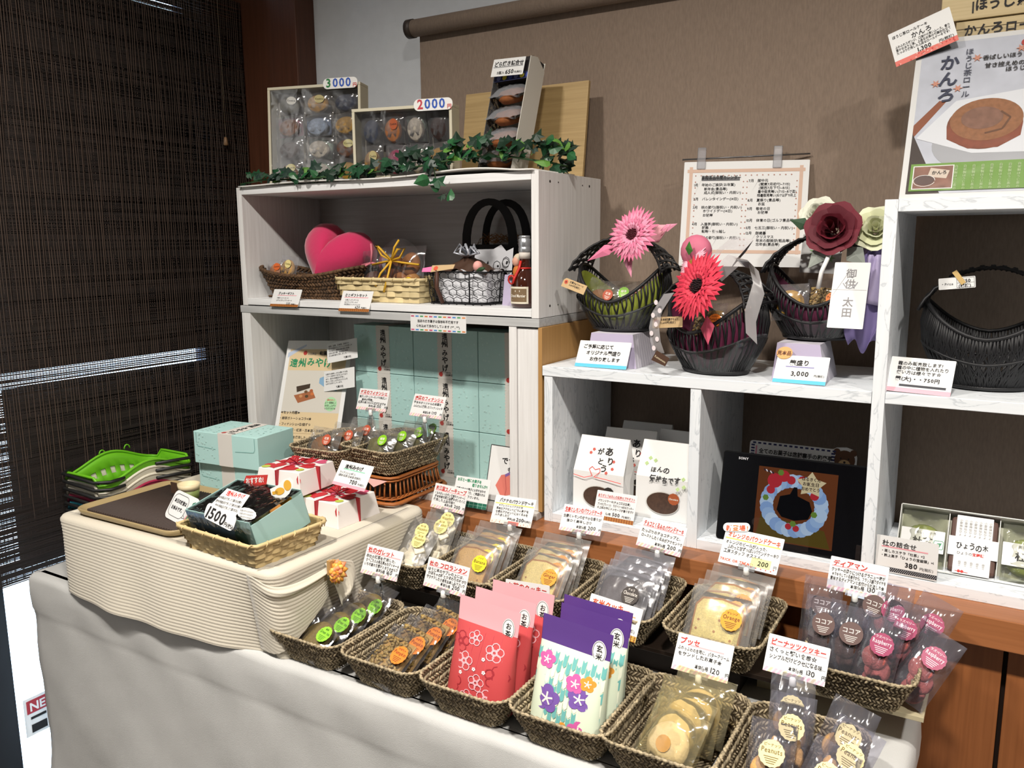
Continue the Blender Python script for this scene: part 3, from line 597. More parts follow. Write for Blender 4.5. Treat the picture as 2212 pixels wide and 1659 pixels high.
# ================================================================== price signs
PINK = mat('f0b6c6', .6); PALE = mat('f6e6d8', .6); TAN = mat('b57a32', .6); BRK = mat('8a3f1a', .6); SKY = mat('58bce0', .6); GRN = mat('17654f', .6); YLW = mat('f2dd5a', .6); ROSE = mat('f2a9b6', .6); ORG = mat('e07a2a', .6); GRY = mat('6a6a6c', .7)
COLS = {'k': INK, 'r': RED, 'o': mat('d2501e', .7), 'g': mat('1d8a5c', .7), 'y': GRY, 'b': mat('2a4ea0', .7), 'w': WHITE, 'p': mat('d8506a', .7)}
def border(s, kind, w, h):
    z = .0005
    if kind == 'pink':
        s.rect(-w/2, 0, w/2, h*.13, z, PALE); n = 13
        for k in range(n): x = -w/2+w*k/n; s.poly([(x, 0), (x+w/n*.55, 0), (min(w/2, x+w/n*1.15), h*.13), (min(w/2, x+w/n*.6), h*.13)], z+.0002, (PINK, mat('d8c8a8', .6), PINK)[k % 3])
    elif kind in ('plaid', 'gold'):
        hh = h*(.14 if kind == 'plaid' else .17); s.rect(-w/2, 0, w/2, hh, z, TAN if kind == 'plaid' else mat('c08a2a', .6))
        for k in range(16): x = -w/2+w*(k+.5)/16; s.rect(x-w*.008, 0, x+w*.008, hh, z+.0002, BRK)
        for k in range(3): s.rect(-w/2, hh*(.2+.3*k), w/2, hh*(.28+.3*k), z+.0002, BRK if kind == 'plaid' else mat('e8d070', .6))
    elif kind == 'blue': s.rect(-w/2, 0, w/2, h*.13, z, SKY)
    elif kind == 'pinkband': s.rect(-w/2, 0, w/2, h*.12, z, ROSE)
    elif kind == 'dots':
        s.rect(-w/2, h*.03, w/2, h*.15, z, mat('2a2c34', .6))
        for j in range(3):
            for k in range(30): s.disc(-w/2+w*(k+.5+(j % 2)*.5)/30.5, h*(.055+.035*j), w*.006, z+.0002, WHITE, 6)
    elif kind == 'green':
        s.rect(-w/2, 0, w/2, h*.19, z, GRN)
        for k in range(8): s.rect(-w/2+w*k/8, 0, -w/2+w*k/8+w*.008, h*.19, z+.0002, mat('9ac4b4'))
        s.rect(-w/2, h*.09, w/2, h*.10, z+.0002, mat('9ac4b4'))
    elif kind == 'warm':
        s.rect(-w/2, 0, w/2, h*.14, z, PALE); rd = random.Random(1)
        for k in range(22): s.disc(rd.uniform(-w*.48, w*.48), rd.uniform(.02, .12)*h, w*.01, z+.0002, mat('e08a70', .6), 6)
        s.rect(-w*.06, 0, w*.2, h*.13, z+.0004, mat('e07a70', .6))
    elif kind == 'treat':
        for k in range(14): s.disc(-w*.1+w*.58*k/14, h*(.06+.05*(k % 2)), w*.013, z, mat('d87060', .6), 8)
        s.text('TRICK OR TREAT!', -w*.48, h*.08, h*.10, COLS['o'], z+.0002, True)
    elif kind == 'maple':
        s.rect(-w/2, 0, w/2, h*.15, z, mat('e07468', .6)); rd = random.Random(2)
        for k in range(26): s.disc(rd.uniform(-w*.48, w*.48), rd.uniform(.02, .13)*h, w*.018, z+.0002, mat(('c8403a', 'f0b0a4')[k % 2], .6), 6, .3)
    elif kind == 'candy':
        cs = [mat(c_, .6) for c_ in ('c8507a', '4a8ad0', '4aa060', 'e08a4a')]
        for k in range(12):
            for yy in (h*.09, h*.91):
                x = -w/2+w*(k+.5)/12; s.disc(x, yy, h*.055, z, cs[k % 4], 8); s.poly([(x-h*.12, yy-h*.06), (x, yy), (x-h*.12, yy+h*.06)], z, cs[k % 4]); s.poly([(x+h*.12, yy-h*.06), (x, yy), (x+h*.12, yy+h*.06)], z, cs[k % 4])
def lines(s, L, w, h, jit=1.):
    for t, x, y, sz, c_, *o in L:
        mw = o[0] if o else None; bold = 'B' in c_; al = 'r' if 'R' in c_ else 'c' if 'C' in c_ else 'l'
        s.text(t, x*w-w/2, y*h, sz*h, COLS[c_[0]], .0009, bold, jit, al, mw*w if mw else None)
def card(name, label, cat, mtx, w, h, L, bd=None, jit=1., group=None, under=None, paper=None, rad=.0015, sleeve=False):
    t = thing(name, label, cat, mtx=mtx, group=group)
    MB().prism(rrect(w, h, rad, 3, 0, h/2), -.0004, .0003, paper or PAPER).build('card', t)
    s = MB()
    if bd: border(s, bd, w, h)
    for (x0, x1, yy, c_) in (under or []): s.rect(x0*w-w/2, yy*h, x1*w-w/2, (yy+.035)*h, .0006, c_)
    lines(s, L, w, h, jit); s.build('lettering', t)
    if sleeve: MB().prism(rrect(w+.004, h+.004, .001, 2, 0, h/2), .0013, .0016, film(gloss=.05, wr=.1)).build('clear_sleeve', t)
    return t
JOINT = mat('eeeeea', .35); CLIPM = film('e8eef2', .12, .2, .08, .0)
def clip(t, w, zbot):
    """white ball joint under the card and clear jaws that grip the rim below"""
    inv = t.matrix_basis.inverted(); p = t.matrix_basis @ Vector((0, 0, 0)); zb = zbot+ZC
    MB().box(-.015, .015, -.004, .005, -.0016, .0012, CLIPM).build('clip_bar', t)
    o = MB().lathe([(.0022, .002), (.0052, 0), (.0055, -.010), (.004, -.013), (.002, -.0135)], JOINT, 12).build('clip_joint', t); o.matrix_basis = inv @ Matrix.Translation(p)
    H = p.z-zb-.013
    for k in (-1, 1):
        j = MB(); j.add([(-.006, k*.001, 0), (.006, k*.001, 0), (.0095, k*.001, -H*.45), (.0075, k*.001, -H), (-.0075, k*.001, -H), (-.0095, k*.001, -H*.45),
                         (-.006, k*.0045, 0), (.006, k*.0045, 0), (.0095, k*.006, -H*.45), (.0075, k*.0035, -H), (-.0075, k*.0035, -H), (-.0095, k*.006, -H*.45)],
                        [(0, 1, 2, 3, 4, 5), (11, 10, 9, 8, 7, 6)]+[(i, (i+1) % 6, 6+(i+1) % 6, 6+i) for i in range(6)], CLIPM); o = j.build('clip_jaw', t); o.matrix_basis = inv @ Matrix.Translation((p.x, p.y, p.z-.013))
PR = lambda n: [('本体価格', .40, .165, .13, 'k', .24), (n, .68, .16, .19, 'k', .2), ('円', .93, .15, .12, 'k')]
def rl(title, c_, body, price, sz=.165, y0=.575, dy=.135, bs=.125):
    return [(title, .05, .755, .195, c_+'B', .9)]+[(t, .04+.02*(i % 2), y0-dy*i, bs, 'k', .92) for i, t in enumerate(body)]+(PR(price) if price else [])
UP = [(.04, .96, .715, mat('f3b0b4', .6))]; UY = [(.03, .97, .70, mat('f6dc6a', .6))]
S = [('snow', (-1.028, 1.42, -.578, -1.2, 22.3, -1.5), .0915, .0545, rl('和三盆スノーキューブ', 'r', ['くるみが入った軽い食感のクッキーに', '讃岐特産の和三盆糖をぜいたくに', '使用した上品な味♡'], '200'), 'pink', UP, 'price sign for snow cubes with red heading', -.632),
     ('banana', (-.865, 1.42, -.583, 1.3, 30.3, 1.4), .0978, .0605, [('バナナのパウンドケーキ', .12, .77, .16, 'kB', .84), ('※フレッシュバナナ使用', .13, .62, .09, 'y'), ('風味のアクセントに"ラム漬け"を', .08, .50, .10, 'k', .8), ('食感のアクセントにはくるみを', .08, .38, .10, 'k', .8), ('入れました♡', .08, .27, .10, 'k'), ('本体価格', .40, .17, .10, 'k', .2), ('200', .62, .16, .17, 'kB'), ('円(税抜)', .80, .16, .08, 'k')], 'warm', UY, 'banana pound cake price sign with yellow underline', -.632),
     ('ginger', (-.703, 1.42, -.571, 1, 31.9, 1.2), .0903, .0545, rl('生姜とレモンのパウンドケーキ', 'r', ['生姜とレモンの爽やかな香りが', '　後ひく美味しさ♡'], '200', bs=.13, dy=.17, y0=.53), 'pink', UP, 'ginger and lemon cake price sign with red heading', -.632),
     ('choco', (-.537, 1.42, -.577, -4.9, 26.9, -2.9), .0931, .0559, rl('チョコとくるみのパウンドケーキ', 'r', ['たっぷりのチョコチップと、', 'ローストしたくるみがアクセント♡'], '200', bs=.13, dy=.17, y0=.53), 'pink', UP, 'chocolate and walnut cake price sign with red heading', -.632),
     ('orange', (-.363, 1.40, -.569, -4.6, 33.2, -.8), .1066, .0654, [('オレンジのパウンドケーキ', .06, .76, .17, 'oB', .9), ('オレンジのピールが入った、', .05, .57, .12, 'k', .75), ('　ふわっと甘ずっぱいパウンドケーキ♡', .05, .44, .12, 'k', .92), ('工房スタッフ オススメ。', .05, .31, .12, 'k', .7), ('200', .66, .145, .17, 'kB'), ('円', .92, .14, .1, 'y')], 'treat', UY, 'orange pound cake price sign with a new arrival bubble', -.632),
     ('diamant', (-.180, 1.38, -.570, -.9, 23.8, -1.3), .0903, .0549, rl('ディアマン', 'r', ['クッキーの周りにつけるグラニュー糖が', 'キラキラしている様子から、フランス語でダイヤを', '意味するディアマンと名付けられました❀'], '130'), 'pink', UP, 'diamant cookie price sign above the cocoa cookies', -.632),
     ('galette', (-1.019, 1.175, -.642, -.1, 26.6, -.2), .0915, .0575, rl('杜のガレット', 'r', ['自社の抹茶を使用した、', '食べごたえの有る厚めのクッキー☆', 'いちの実の食感がとまりません♡'], '160'), 'pink', UP, 'galette price sign above the green tea cookies', -.692),
     ('florentine', (-.862, 1.175, -.637, -2.6, 20.3, -.9), .098, .0545, rl('杜の フロランタン', 'r', ['ほうじ茶のサブレの上には、', 'かぼちゃの種とひまわりの種が♡', 'ザクザクした食感をお楽しみ下さい♡'], '200'), 'pink', UP, 'florentine price sign above the pumpkin seed cookies', -.692),
     ('busse', (-.370, 1.17, -.666, -1, 33.8, 0), .0906, .0571, rl('ブッセ', 'r', ['ふわっふわの生地に、バタークリーム', 'をサンドしたお菓子❀'], '120', bs=.125, dy=.15), 'pink', [(.25, .85, .715, mat('f3b0b4', .6))], 'busse price sign above the yellow wrapped round cakes', -.694),
     ('peanuts', (-.229, 1.17, -.630, -1.1, 29.7, -1), .0886, .0545, rl('ピーナッツクッキー', 'r', ['さくっと軽い食感☆', 'シンプルだけどクセになる味…'], '130', bs=.14, dy=.17, y0=.55), 'pink', UP, 'peanut cookie price sign above the peanut bags', -.692),
     ('ocha', (-.696, 1.20, -.653, 2.4, 5.9, 2.6), .0884, .058, rl('お茶のクッキー', 'r', ['お茶の葉を生地に練り込んだ', '香り豊かで とても上品な味…❀'], None, bs=.135, dy=.16, y0=.56)+[('300', .66, .2, .19, 'k'), ('円', .90, .2, .12, 'k')], 'pink', UP, 'tea cookie price sign behind the red pouches', None),
     ('genmai', (-.544, 1.215, -.659, -5.9, 26.1, -1.5), .1035, .0565, [('玄米クッキー', .06, .72, .22, 'oB', .86), ('玄米の香ばしさはやみ付きです!', .05, .50, .125, 'k', .88), ('8枚入', .14, .26, .15, 'k'), ('300', .44, .25, .24, 'kB'), ('円(税抜)', .72, .25, .11, 'k')], 'gold', [(.04, .9, .675, mat('f0a878', .6))], 'brown rice cookie price sign with tartan edge', None),
     ('koucha', (-1.306, 1.50, -.3947, 1.1, 22.2, .6), .0915, .0525, rl('紅茶のフィナンシェ', 'r', ['焦がしバターとアーモンドの香ばしい', '　風味が特徴。', '紅茶の香りも口に広がります❀'], '150'), 'pink', UP, 'black tea financier price sign in front of the mint boxes', -.463),
     ('ryokucha', (-1.1426, 1.50, -.3947, 0, 26.4, -.5), .0915, .0535, rl('緑茶のフィナンシェ', 'r', ['宇治市オリジナルの茶葉を', 'ふんだんに使用したフィナンシェ☆'], '170', bs=.125, dy=.16), 'pink', UP, 'green tea financier price sign in front of the mint boxes', -.463)]
for k, ps, w, h, L, bd, un, lab, zb in S:
    t = card('price_sign', lab, 'sign', pose(*ps), w, h, L, bd, 1., 'handwritten price signs', un)
    if zb: clip(t, w, zb)
    if k == 'orange':
        q = MB().prism(rrect(.049, .0165, .008, 5), .0002, .0012, WHITE)
        q.text('新', -.019, -.006, .0115, mat('e8582a', .6), .0016, True); q.text('登', -.007, -.006, .0115, ORG, .0016, True); q.text('場', .005, -.006, .0115, mat('e8582a', .6), .0016, True); q.text('!', .0185, -.006, .0115, ORG, .0016, True)
        o = q.build('new_bubble', t, label='white bubble announcing a new arrival'); o.matrix_basis = Matrix.Translation((-.035, .0685, .001)) @ Matrix.Rotation(.2, 4, 'Z')
        MB().rect(.005, .006, .04, .022, .0007, mat('f0f0a0', .6)).build('price_patch', t)
CARDS = [
 ('price_card', 'small cookie gift price card on the shelf edge', (-1.573, 1.491, -.152, 0, 24.3, .4), .098, .0465, [('クッキーギフト', .20, .70, .17, 'kB', .7), ('①絹ごしクッキー×1', .18, .46, .10, 'y'), ('②チョコチップクッキー×1', .18, .32, .10, 'y'), ('220', .56, .12, .18, 'k'), ('円(税抜)', .74, .12, .09, 'k')], 'plaid', [(.18, .86, .63, mat('e8a0a8', .6))]),
 ('price_card', 'mini gift set price card on the shelf edge', (-1.341, 1.491, -.156, 0, 24.1, .5), .0951, .0521, [('ミニギフトセット', .10, .72, .17, 'kB', .8), ('①絹ごしクッキー×2', .14, .52, .09, 'y'), ('②パウンドケーキ×1', .14, .41, .09, 'y'), ('③紅茶のフィナンシェ×1', .14, .30, .09, 'y'), ('620', .52, .15, .18, 'k'), ('円(税抜)', .72, .15, .09, 'k')], 'plaid', [(.1, .88, .66, mat('e8a0a8', .6))]),
 ('notice_strip', 'notice strip with candy borders taped to the shelf board', (-1.098, 1.4975, -.194, 0, 1.0, .3), .1539, .0375, [('当店の焼き菓子は保存料不使用です', .5, .56, .19, 'kC', .9), ('心を込めて手作りしています (*^_^*)', .5, .27, .19, 'kC', .94)], 'candy', None),
 ('price_card', 'pound cake gift price card before the white paper bags', (-.671, 1.51, -.569, -.6, 23.9, .2), .0915, .0606, [('ありがとう&ほんの気持ちプチギフト', .04, .80, .11, 'r', .92), ('パウンドケーキ(チョコ又は生姜)', .06, .62, .10, 'k', .8), ('ブッセ(プレーン)　ラズベリー&杜のクッキー', .06, .50, .10, 'k', .9), ('☆上記の中にメッセージが書けます!!', .06, .38, .10, 'k', .9), ('価格', .30, .19, .10, 'k'), ('500', .46, .18, .17, 'kB'), ('円(税抜)', .70, .18, .09, 'k')], 'plaid', [(.04, .96, .755, mat('f3b0b4', .6))]),
 ('price_card', 'gift box price card with dotted edge on the tall shelf', (-.118, 1.50, -.567, -4.6, 4, 1), .0976, .0640, [('杜の詰合せ', .10, .74, .17, 'k', .8), ('・蒸しカステラ「杜茶」×2', .08, .56, .09, 'k', .8), ('・献上菓子「ひょうの宝饅頭」×1', .08, .44, .09, 'k', .86), ('380', .48, .22, .19, 'kB'), ('円(税抜)', .72, .22, .09, 'y')], 'dots', [(.09, .84, .69, mat('e8a0a8', .6))]),
 ('notice_card', 'blue edged notice card about custom baskets', (-.708, 1.52, -.2505, -1.6, 27.8, .5), .1165, .058, [('ご予算に応じて', .09, .72, .17, 'kB', .6), ('オリジナル籠盛り', .17, .49, .17, 'kB', .75), ('お作り致します', .26, .25, .17, 'kB', .7)], 'blue', None),
 ('price_card', 'blue edged basket price card with a round orange bubble', (-.315, 1.515, -.2505, -4.1, 31.8, .7), .0933, .0545, [('籠盛り', .26, .66, .22, 'kB', .5), ('3,000', .32, .27, .23, 'kB'), ('円(税抜)', .76, .27, .09, 'k')], 'blue', [(.2, .74, .575, mat('8a86b8', .6))]),
 ('notice_card', 'notice card about empty baskets with pink band', (-.122, 1.51, -.2505, -3.9, 33.1, -1.1), .0993, .0649, [('籠のみ販売致します!', .12, .78, .12, 'k', .7), ('籠の中に植物を入れたり', .12, .65, .12, 'k', .8), ('使い方は様々です☆', .12, .52, .12, 'k', .7), ('籠(大)・・750円', .12, .33, .14, 'kB', .7)], 'pinkband', [(.2, .92, .16, mat('33343c', .6)), (.2, .92, .19, mat('33343c', .6))]),
 ('notice_card', 'notice card with green tartan edge beside the tea picture', (-.997, 1.46, -.5765, 1.1, 22.1, .5), .0912, .066, [('お茶と一緒にお菓子を', .05, .84, .12, 'gB', .7), ('贈りませんか!!', .50, .70, .12, 'gB', .44), ('旬菓の杜のお菓子とお茶を合わせ', .06, .55, .10, 'k', .85), ('して御進物も承り、ご希望の方は', .06, .43, .10, 'k', .85), ('お声かけて下さいませ。', .10, .30, .10, 'k', .7)], 'green', None),
 ('price_card', 'price card for 700 yen propped on the red heart boxes', (-1.138, 1.228, -.492, -3.3, 34, -.9), .0935, .0546, [('遠州みやげ', .18, .72, .19, 'kB', .7), ('フィナンシェ4種入', .08, .50, .10, 'y'), ('(緑茶/紅茶/日本酒/次郎柿)', .08, .38, .10, 'y', .82), ('700', .48, .17, .22, 'kB'), ('円(税抜)', .74, .17, .09, 'y')], 'pinkband', [(.16, .82, .66, mat('8ad0b0', .6))]),
 ('description_card', 'upper of two small description cards clipped to the poster', (-1.470, 1.586, -.2944, .5, 14, 12.4), .1017, .0521, [(x_, .06, .80-.12*i, .095, 'y', .88) for i, x_ in enumerate(['緑茶、紅茶、日本酒、次郎柿の', '四つの味のフィナンシェをお楽しみ', '頂けます。緑茶は遠州産の茶葉、', '紅茶は掛川産、日本酒は地酒、', '柿は森町産を使用しました。'])]+[('旬菓の杜', .55, .1, .12, 'k')], None, None),
 ('description_card', 'lower of two small description cards clipped to the poster', (-1.480, 1.580, -.3701, -.4, 15, 11.5), .1050, .0533, [(x_, .06, .80-.12*i, .095, 'y', .88) for i, x_ in enumerate(['お菓子の美味しさをお届けする為', '一つ一つ手作りで焼き上げており', 'ます。遠州の特産品を使用し', '安心して召し上がれるように心を', '込めてお作りしています。'])]+[('旬菓の杜', .40, .1, .12, 'k')], None, None)]
for nm, lab, ps, w, h, L, bd, un in CARDS:
    t = card(nm, lab, 'card', pose(*ps), w, h, L, bd, .6 if nm != 'description_card' else 0, 'paper cards and notices', un)
    if 'bubble' in lab:
        q = MB().disc(0, 0, .0145, .001, mat('e8a868', .6), 24, 0, .0125); q.text('見本品', 0, -.004, .0095, mat('5a3010', .6), .0014, True, 0, 'c', .026); o = q.build('sample_bubble', t, label='round orange sample bubble'); o.location = (-.035, .0585, .0006)
# ================================================================== mint gift boxes
MINT = mat('b2d8d4', .5); MINTD = mat('5f9c96', .6); BAND = mat('d8d3cc', .6); MINTL = mat('c6e6e2', .5); APPLE = mat('b83a34', .6)
def brush(s, t, x, y, h, m, z, vert=True): s.text(t, x, y, h, m, z, True, 1.2, vert=vert)
def make_mint():
    """lying box: x width .193, y depth .122, z height .076; the band runs over top and front"""
    t = thing('mint_box', '', 'box'); W, D, H = .193, .122, .076
    MB().box(-W/2, W/2, -D/2, D/2, 0, H, MINT).build('box_body', t, bevel=.0012)
    b = MB(); b.box(-.021, .021, -D/2-.0006, D/2+.0006, .0002, H+.0006, BAND)
    T = Matrix.Translation((0, -D/2-.0009, 0)) @ Matrix.Rotation(PI/2, 4, 'X'); b.build('paper_band', t)
    s = MB()      # front: flap outline and blossoms
    s.T = T; s.line([(-.088, H*.97), (-.088, H*.62), (-.084, H*.54), (-.03, H*.5)], .0008, .0001, MINTD); s.line([(.088, H*.97), (.088, H*.62), (.084, H*.54), (.03, H*.5)], .0008, .0001, MINTD)
    rd = random.Random(8)
    for k in range(22):
        x, y = rd.uniform(-.09, -.035), rd.uniform(.004, .072)
        for q in range(5): s.disc(x+math.cos(q*1.257)*.0013, y+math.sin(q*1.257)*.0013, .0009, .0001, MINTL, 5)
    s.T = Matrix.Translation((0, 0, H+.0008))
    for k in range(40):
        x, y = rd.uniform(-.09, -.035) if k % 2 else rd.uniform(.035, .09), rd.uniform(-.056, .056)
        for q in range(5): s.disc(x+math.cos(q*1.257)*.0016, y+math.sin(q*1.257)*.0016, .0011, .0002, MINTL, 5)
        if k % 3 == 0: s.line([(x, y), (x+.004, y-.008)], .0005, .0002, MINTL)
    for sg in (-1, 1):
        for k in range(16): s.disc(sg*.0205, -D/2+D*(k+.5)/16, .0022, .0001, BAND, 8)
    brush(s, '遠州みやげ', .001, .057, .0185, INK, .0004); s.disc(-.012, -.050, .0058, .0004, APPLE, 14); s.line([(-.010, -.045), (-.006, -.042)], .0018, .0005, APPLE); s.text('太田商店', .001, -.053, .0055, INK, .0004); s.text('旬菓の杜', .001, -.047, .0042, GRY, .0004)
    s.build('lettering', t); return t
def mint(x, y, z, label, stand=False, rz=0):
    m = Matrix.Translation(P(x, y, z)) @ Matrix.Rotation(rz, 4, 'Z')
    if stand: m = m @ Matrix.Translation((0, .076, .061)) @ Matrix.Rotation(PI/2, 4, 'X')      # top face turned to the front
    return inst('mint', make_mint, m, label, 'mint green gift boxes')
for r, rn in enumerate(('bottom', 'middle', 'top')):
    for c_, cn in enumerate(('first', 'second', 'third')):
        mint(-1.372+.1945*c_, 1.632, -.573+.1235*r, f'mint gift box in the {rn} row, {cn} column of the shelf stack', True)
mint(-1.532, 1.312, -.5795, 'lower mint gift box on the ribbed cloth', rz=math.radians(3)); mint(-1.527, 1.301, -.5795+.0775, 'upper mint gift box on the ribbed cloth', rz=math.radians(6))
# ================================================================== poster in the lower shelf
t = card('product_poster', 'leaning poster with green brush heading and a photo of the gift box', 'poster', pose(-1.548, 1.498, -.572, 9, 22, 2.2), .205, .345, [
    ('旬菓の杜', .52, .885, .036, 'kB', .3), ('太田商店', .34, .885, .020, 'y', .15), ('≪セット内容≫', .06, .415, .026, 'kB'), ('・緑茶ガトーショコラ×1本', .05, .37, .025, 'k', .6), ('・フィナンシェ×各1個ずつ', .05, .325, .025, 'k', .6), ('(緑茶・紅茶・日本酒・次郎柿)', .20, .28, .025, 'k', .7),
    ('遠州の特産品を使用した、旬菓の杜で', .06, .225, .024, 'k', .84), ('しか味わえない焼き菓子です!', .06, .185, .024, 'k', .68), ('お土産にも喜ばれます!!', .30, .135, .024, 'k', .6), ('1,500', .34, .045, .058, 'rB', .4)], None, 0)
s = MB(); w, h = .205, .345
s.rect(-w*.44, h*.02, w*.44, h*.93, .0004, mat('d9c29a', .6)); s.rect(-w*.44, h*.43, w*.44, h*.76, .0005, mat('cfcac0', .6)); s.poly([(-w*.47, h*.86), (-w*.2, h*.955), (-w*.2, h*.97), (-w*.47, h*.90)], .0005, mat('b8c4d8', .6))
s.text('遠州みやげ', -w*.42, h*.795, h*.078, COLS['g'], .0009, True, 1.1, maxw=w*.86)
s.disc(-w*.2, h*.90, h*.018, .0008, APPLE, 14); s.poly([(w*.08, h*.70), (w*.25, h*.74), (w*.36, h*.68), (w*.36, h*.60), (w*.2, h*.62), (w*.08, h*.66)], .0007, mat('7fa6c4', .6)); s.poly([(w*.16, h*.73), (w*.2, h*.735), (w*.24, h*.62), (w*.2, h*.625)], .0009, BAND)
s.poly([(-w*.28, h*.56), (-w*.2, h*.50), (w*.06, h*.545), (w*.0, h*.60)], .0007, mat('a0603a', .6)); s.poly([(-w*.26, h*.63), (-w*.05, h*.655), (-w*.05, h*.62), (-w*.24, h*.585)], .0008, mat('3a2a1a', .6))
for k, (x, y) in enumerate(((-.17, .555), (-.08, .555), (.0, .575), (-.1, .59), (-.02, .60))): s.disc(x*w, y*h, h*.016, .0009, mat(('c08a5a', '4a3a20', 'c8703a', '6a4a2a', 'a85a30')[k], .6), 12, 0, h*.012)
s.disc(w*.3, h*.50, h*.055, .0009, mat('a9d8a8', .6), 24)
for k, q in enumerate(('温めると', 'より一層美味しく', 'お召し上がり', 'いただけます☆')): s.text(q, w*.3, h*(.525-.022*k), h*.018, COLS['r' if not k else 'k'], .0012, align='c', maxw=h*.1)
s.line(rrect(w*.84, h*.16, .004, 3, 0, h*.185), .0005, .0007, mat('8a6a40'), True); s.build('printed_picture', t)
# picture card beside the mint stack
t = card('picture_card', 'white picture card with brush letters and a red wrapped bundle', 'card', pose(-.948, 1.515, -.572, -2, 14, 0), .085, .125, [('です', .40, .70, .13, 'kB'), ('も', .6, .56, .10, 'kB')], None, .6)
s = MB(); s.poly([(-.018, .035), (.0, .012), (.03, .022), (.038, .05), (.015, .066), (-.006, .06)], .0006, mat('d8786a', .6)); s.line([(.005, .06), (.03, .075)], .006, .0008, mat('7a5a9a', .6)); s.line([(.005, .06), (.012, .03), (.01, .014)], .0012, .0009, mat('b04a4a', .6)); s.line(rrect(.085, .125, .001, 2, 0, .0625), .0018, .0008, mat('2a2a28'), True); s.build('printed_picture', t)
# ================================================================== rattan tray and baskets on the platform
RAT = mat('a5602c', .5, island=.25)
rt = thing('rattan_basket', 'reddish brown openwork rattan basket carrying two seagrass baskets', 'basket', mtx=Matrix.Translation(P(-1.252, 1.472, -.5732)) @ Matrix.Diagonal((1, 1, .68, 1)))
def hoop(w, l, z, r=.025): return [(p.x, p.y, z) for p, n_, d in oval(w, l, r, 44)]
rx, ry = .222, .196
b = MB(); b.tube(hoop(rx+.016, ry+.016, .006), .006, RAT, 6, True); b.tube(hoop(rx+.004, ry+.004, .017), .003, RAT, 5, True); b.build('bottom_hoop', rt)
b = MB(); b.tube(hoop(rx-.01, ry-.01, .086), .005, RAT, 6, True); b.tube(hoop(rx-.008, ry-.008, .076), .003, RAT, 5, True); b.build('top_hoop', rt)
oa = oval(rx, ry, .025, 56); ob_ = oval(rx-.018, ry-.018, .02, 56)
for i in range(56):
    if i == 0: sp = MB().tube([(0, 0, 0), (0, 0, .078)], .0022, RAT, 6); sme = None
    p, q = oa[i][0], ob_[i][0]; a = Vector((p.x, p.y, .008)); e = Vector((q.x, q.y, .084)); d = e-a
    o = sp.build('spoke', rt, mesh=sme); sme = o.data; o.matrix_basis = Matrix.Translation(a) @ d.to_track_quat('Z', 'Y').to_matrix().to_4x4()
b = MB()
for i in range(56): b.spindle((oa[i][0].x*1.0, oa[i][0].y*1.0, .012), (oa[(i+2) % 56][0].x*1.02, oa[(i+2) % 56][0].y*1.02, .026), .0022, RAT, 4)
for i in range(56): b.spindle((ob_[i][0].x, ob_[i][0].y, .080), (ob_[(i+2) % 56][0].x, ob_[(i+2) % 56][0].y, .066), .0022, RAT, 4)
b.build('plaited_edge', rt, kind='stuff')
MB().box(-rx/2+.02, rx/2-.02, -ry/2+.02, ry/2-.02, .002, .006, mat('6a3a1a')).build('woven_floor', rt)
MB().box(-rx/2+.014, rx/2-.014, -ry/2+.014, ry/2-.014, .080, .084, mat('5a3418', .7)).build('woven_deck', rt)
cl = MB(); cl.add([(.03, -ry/2-.004, .083), (.10, -ry/2-.004, .083), (.065, -ry/2-.010, .058)], [(0, 1, 2)], mat('e8b0a8', .8)); cl.build('pink_lining', rt, solid=.0006)
seagrass('P1', -1.412, 1.425, -.5125, 'seagrass basket of brown financiers above the red boxes', 'seagrass baskets on the rattan basket', .9, math.radians(4)); seagrass('P2', -1.290, 1.468, -.508, 'seagrass basket of green financiers on the rattan basket', 'seagrass baskets on the rattan basket', .96, math.radians(-4))
def make_fin(colr, scol):
    def mk():
        t = thing('financier', '', 'cake'); s = MB(); s.lathe([(0, -.009), (.022, -.009), (.030, 0), (.024, .008), (0, .010)], mat(colr, .8, var=.2, vscale=220, bump=.5, bscale=300), 22, 1, .86); o = s.build('cake', t); o.location = (-.006, .036, 0)
        MB().pillow(.098, .082, .026, film('f4f2ee', .06, .1, .1, .35, 24), 13, .002, .1).build('wrapper', t); sticker(t, .020, .050, .0165, .0135, scol, 'fff4e8', '紅茶' if colr[0] == '9' else '緑茶', ' '); return t
    return mk
for i, (dx, dy) in enumerate(((-.02, -.06), (.012, -.02), (.03, .022))): inst('fb', make_fin('94602c', 'c0583c'), pose(-1.335+dx, 1.425+dy, -.496+.006*i, -2, 30, 0), f'{("foremost", "middle", "rearmost")[i]} brown financier with a red sticker in clear wrap', 'brown financiers')
for i, (dx, dy) in enumerate(((-.03, -.055), (-.002, -.018), (.022, .015), (.038, .045))): inst('fg', make_fin('6a6424', '8ac81e'), pose(-1.203+dx, 1.468+dy, -.492+.005*i, -4, 36, 0), f'{ORD[i]} green financier with a lime sticker in clear wrap', 'green financiers')
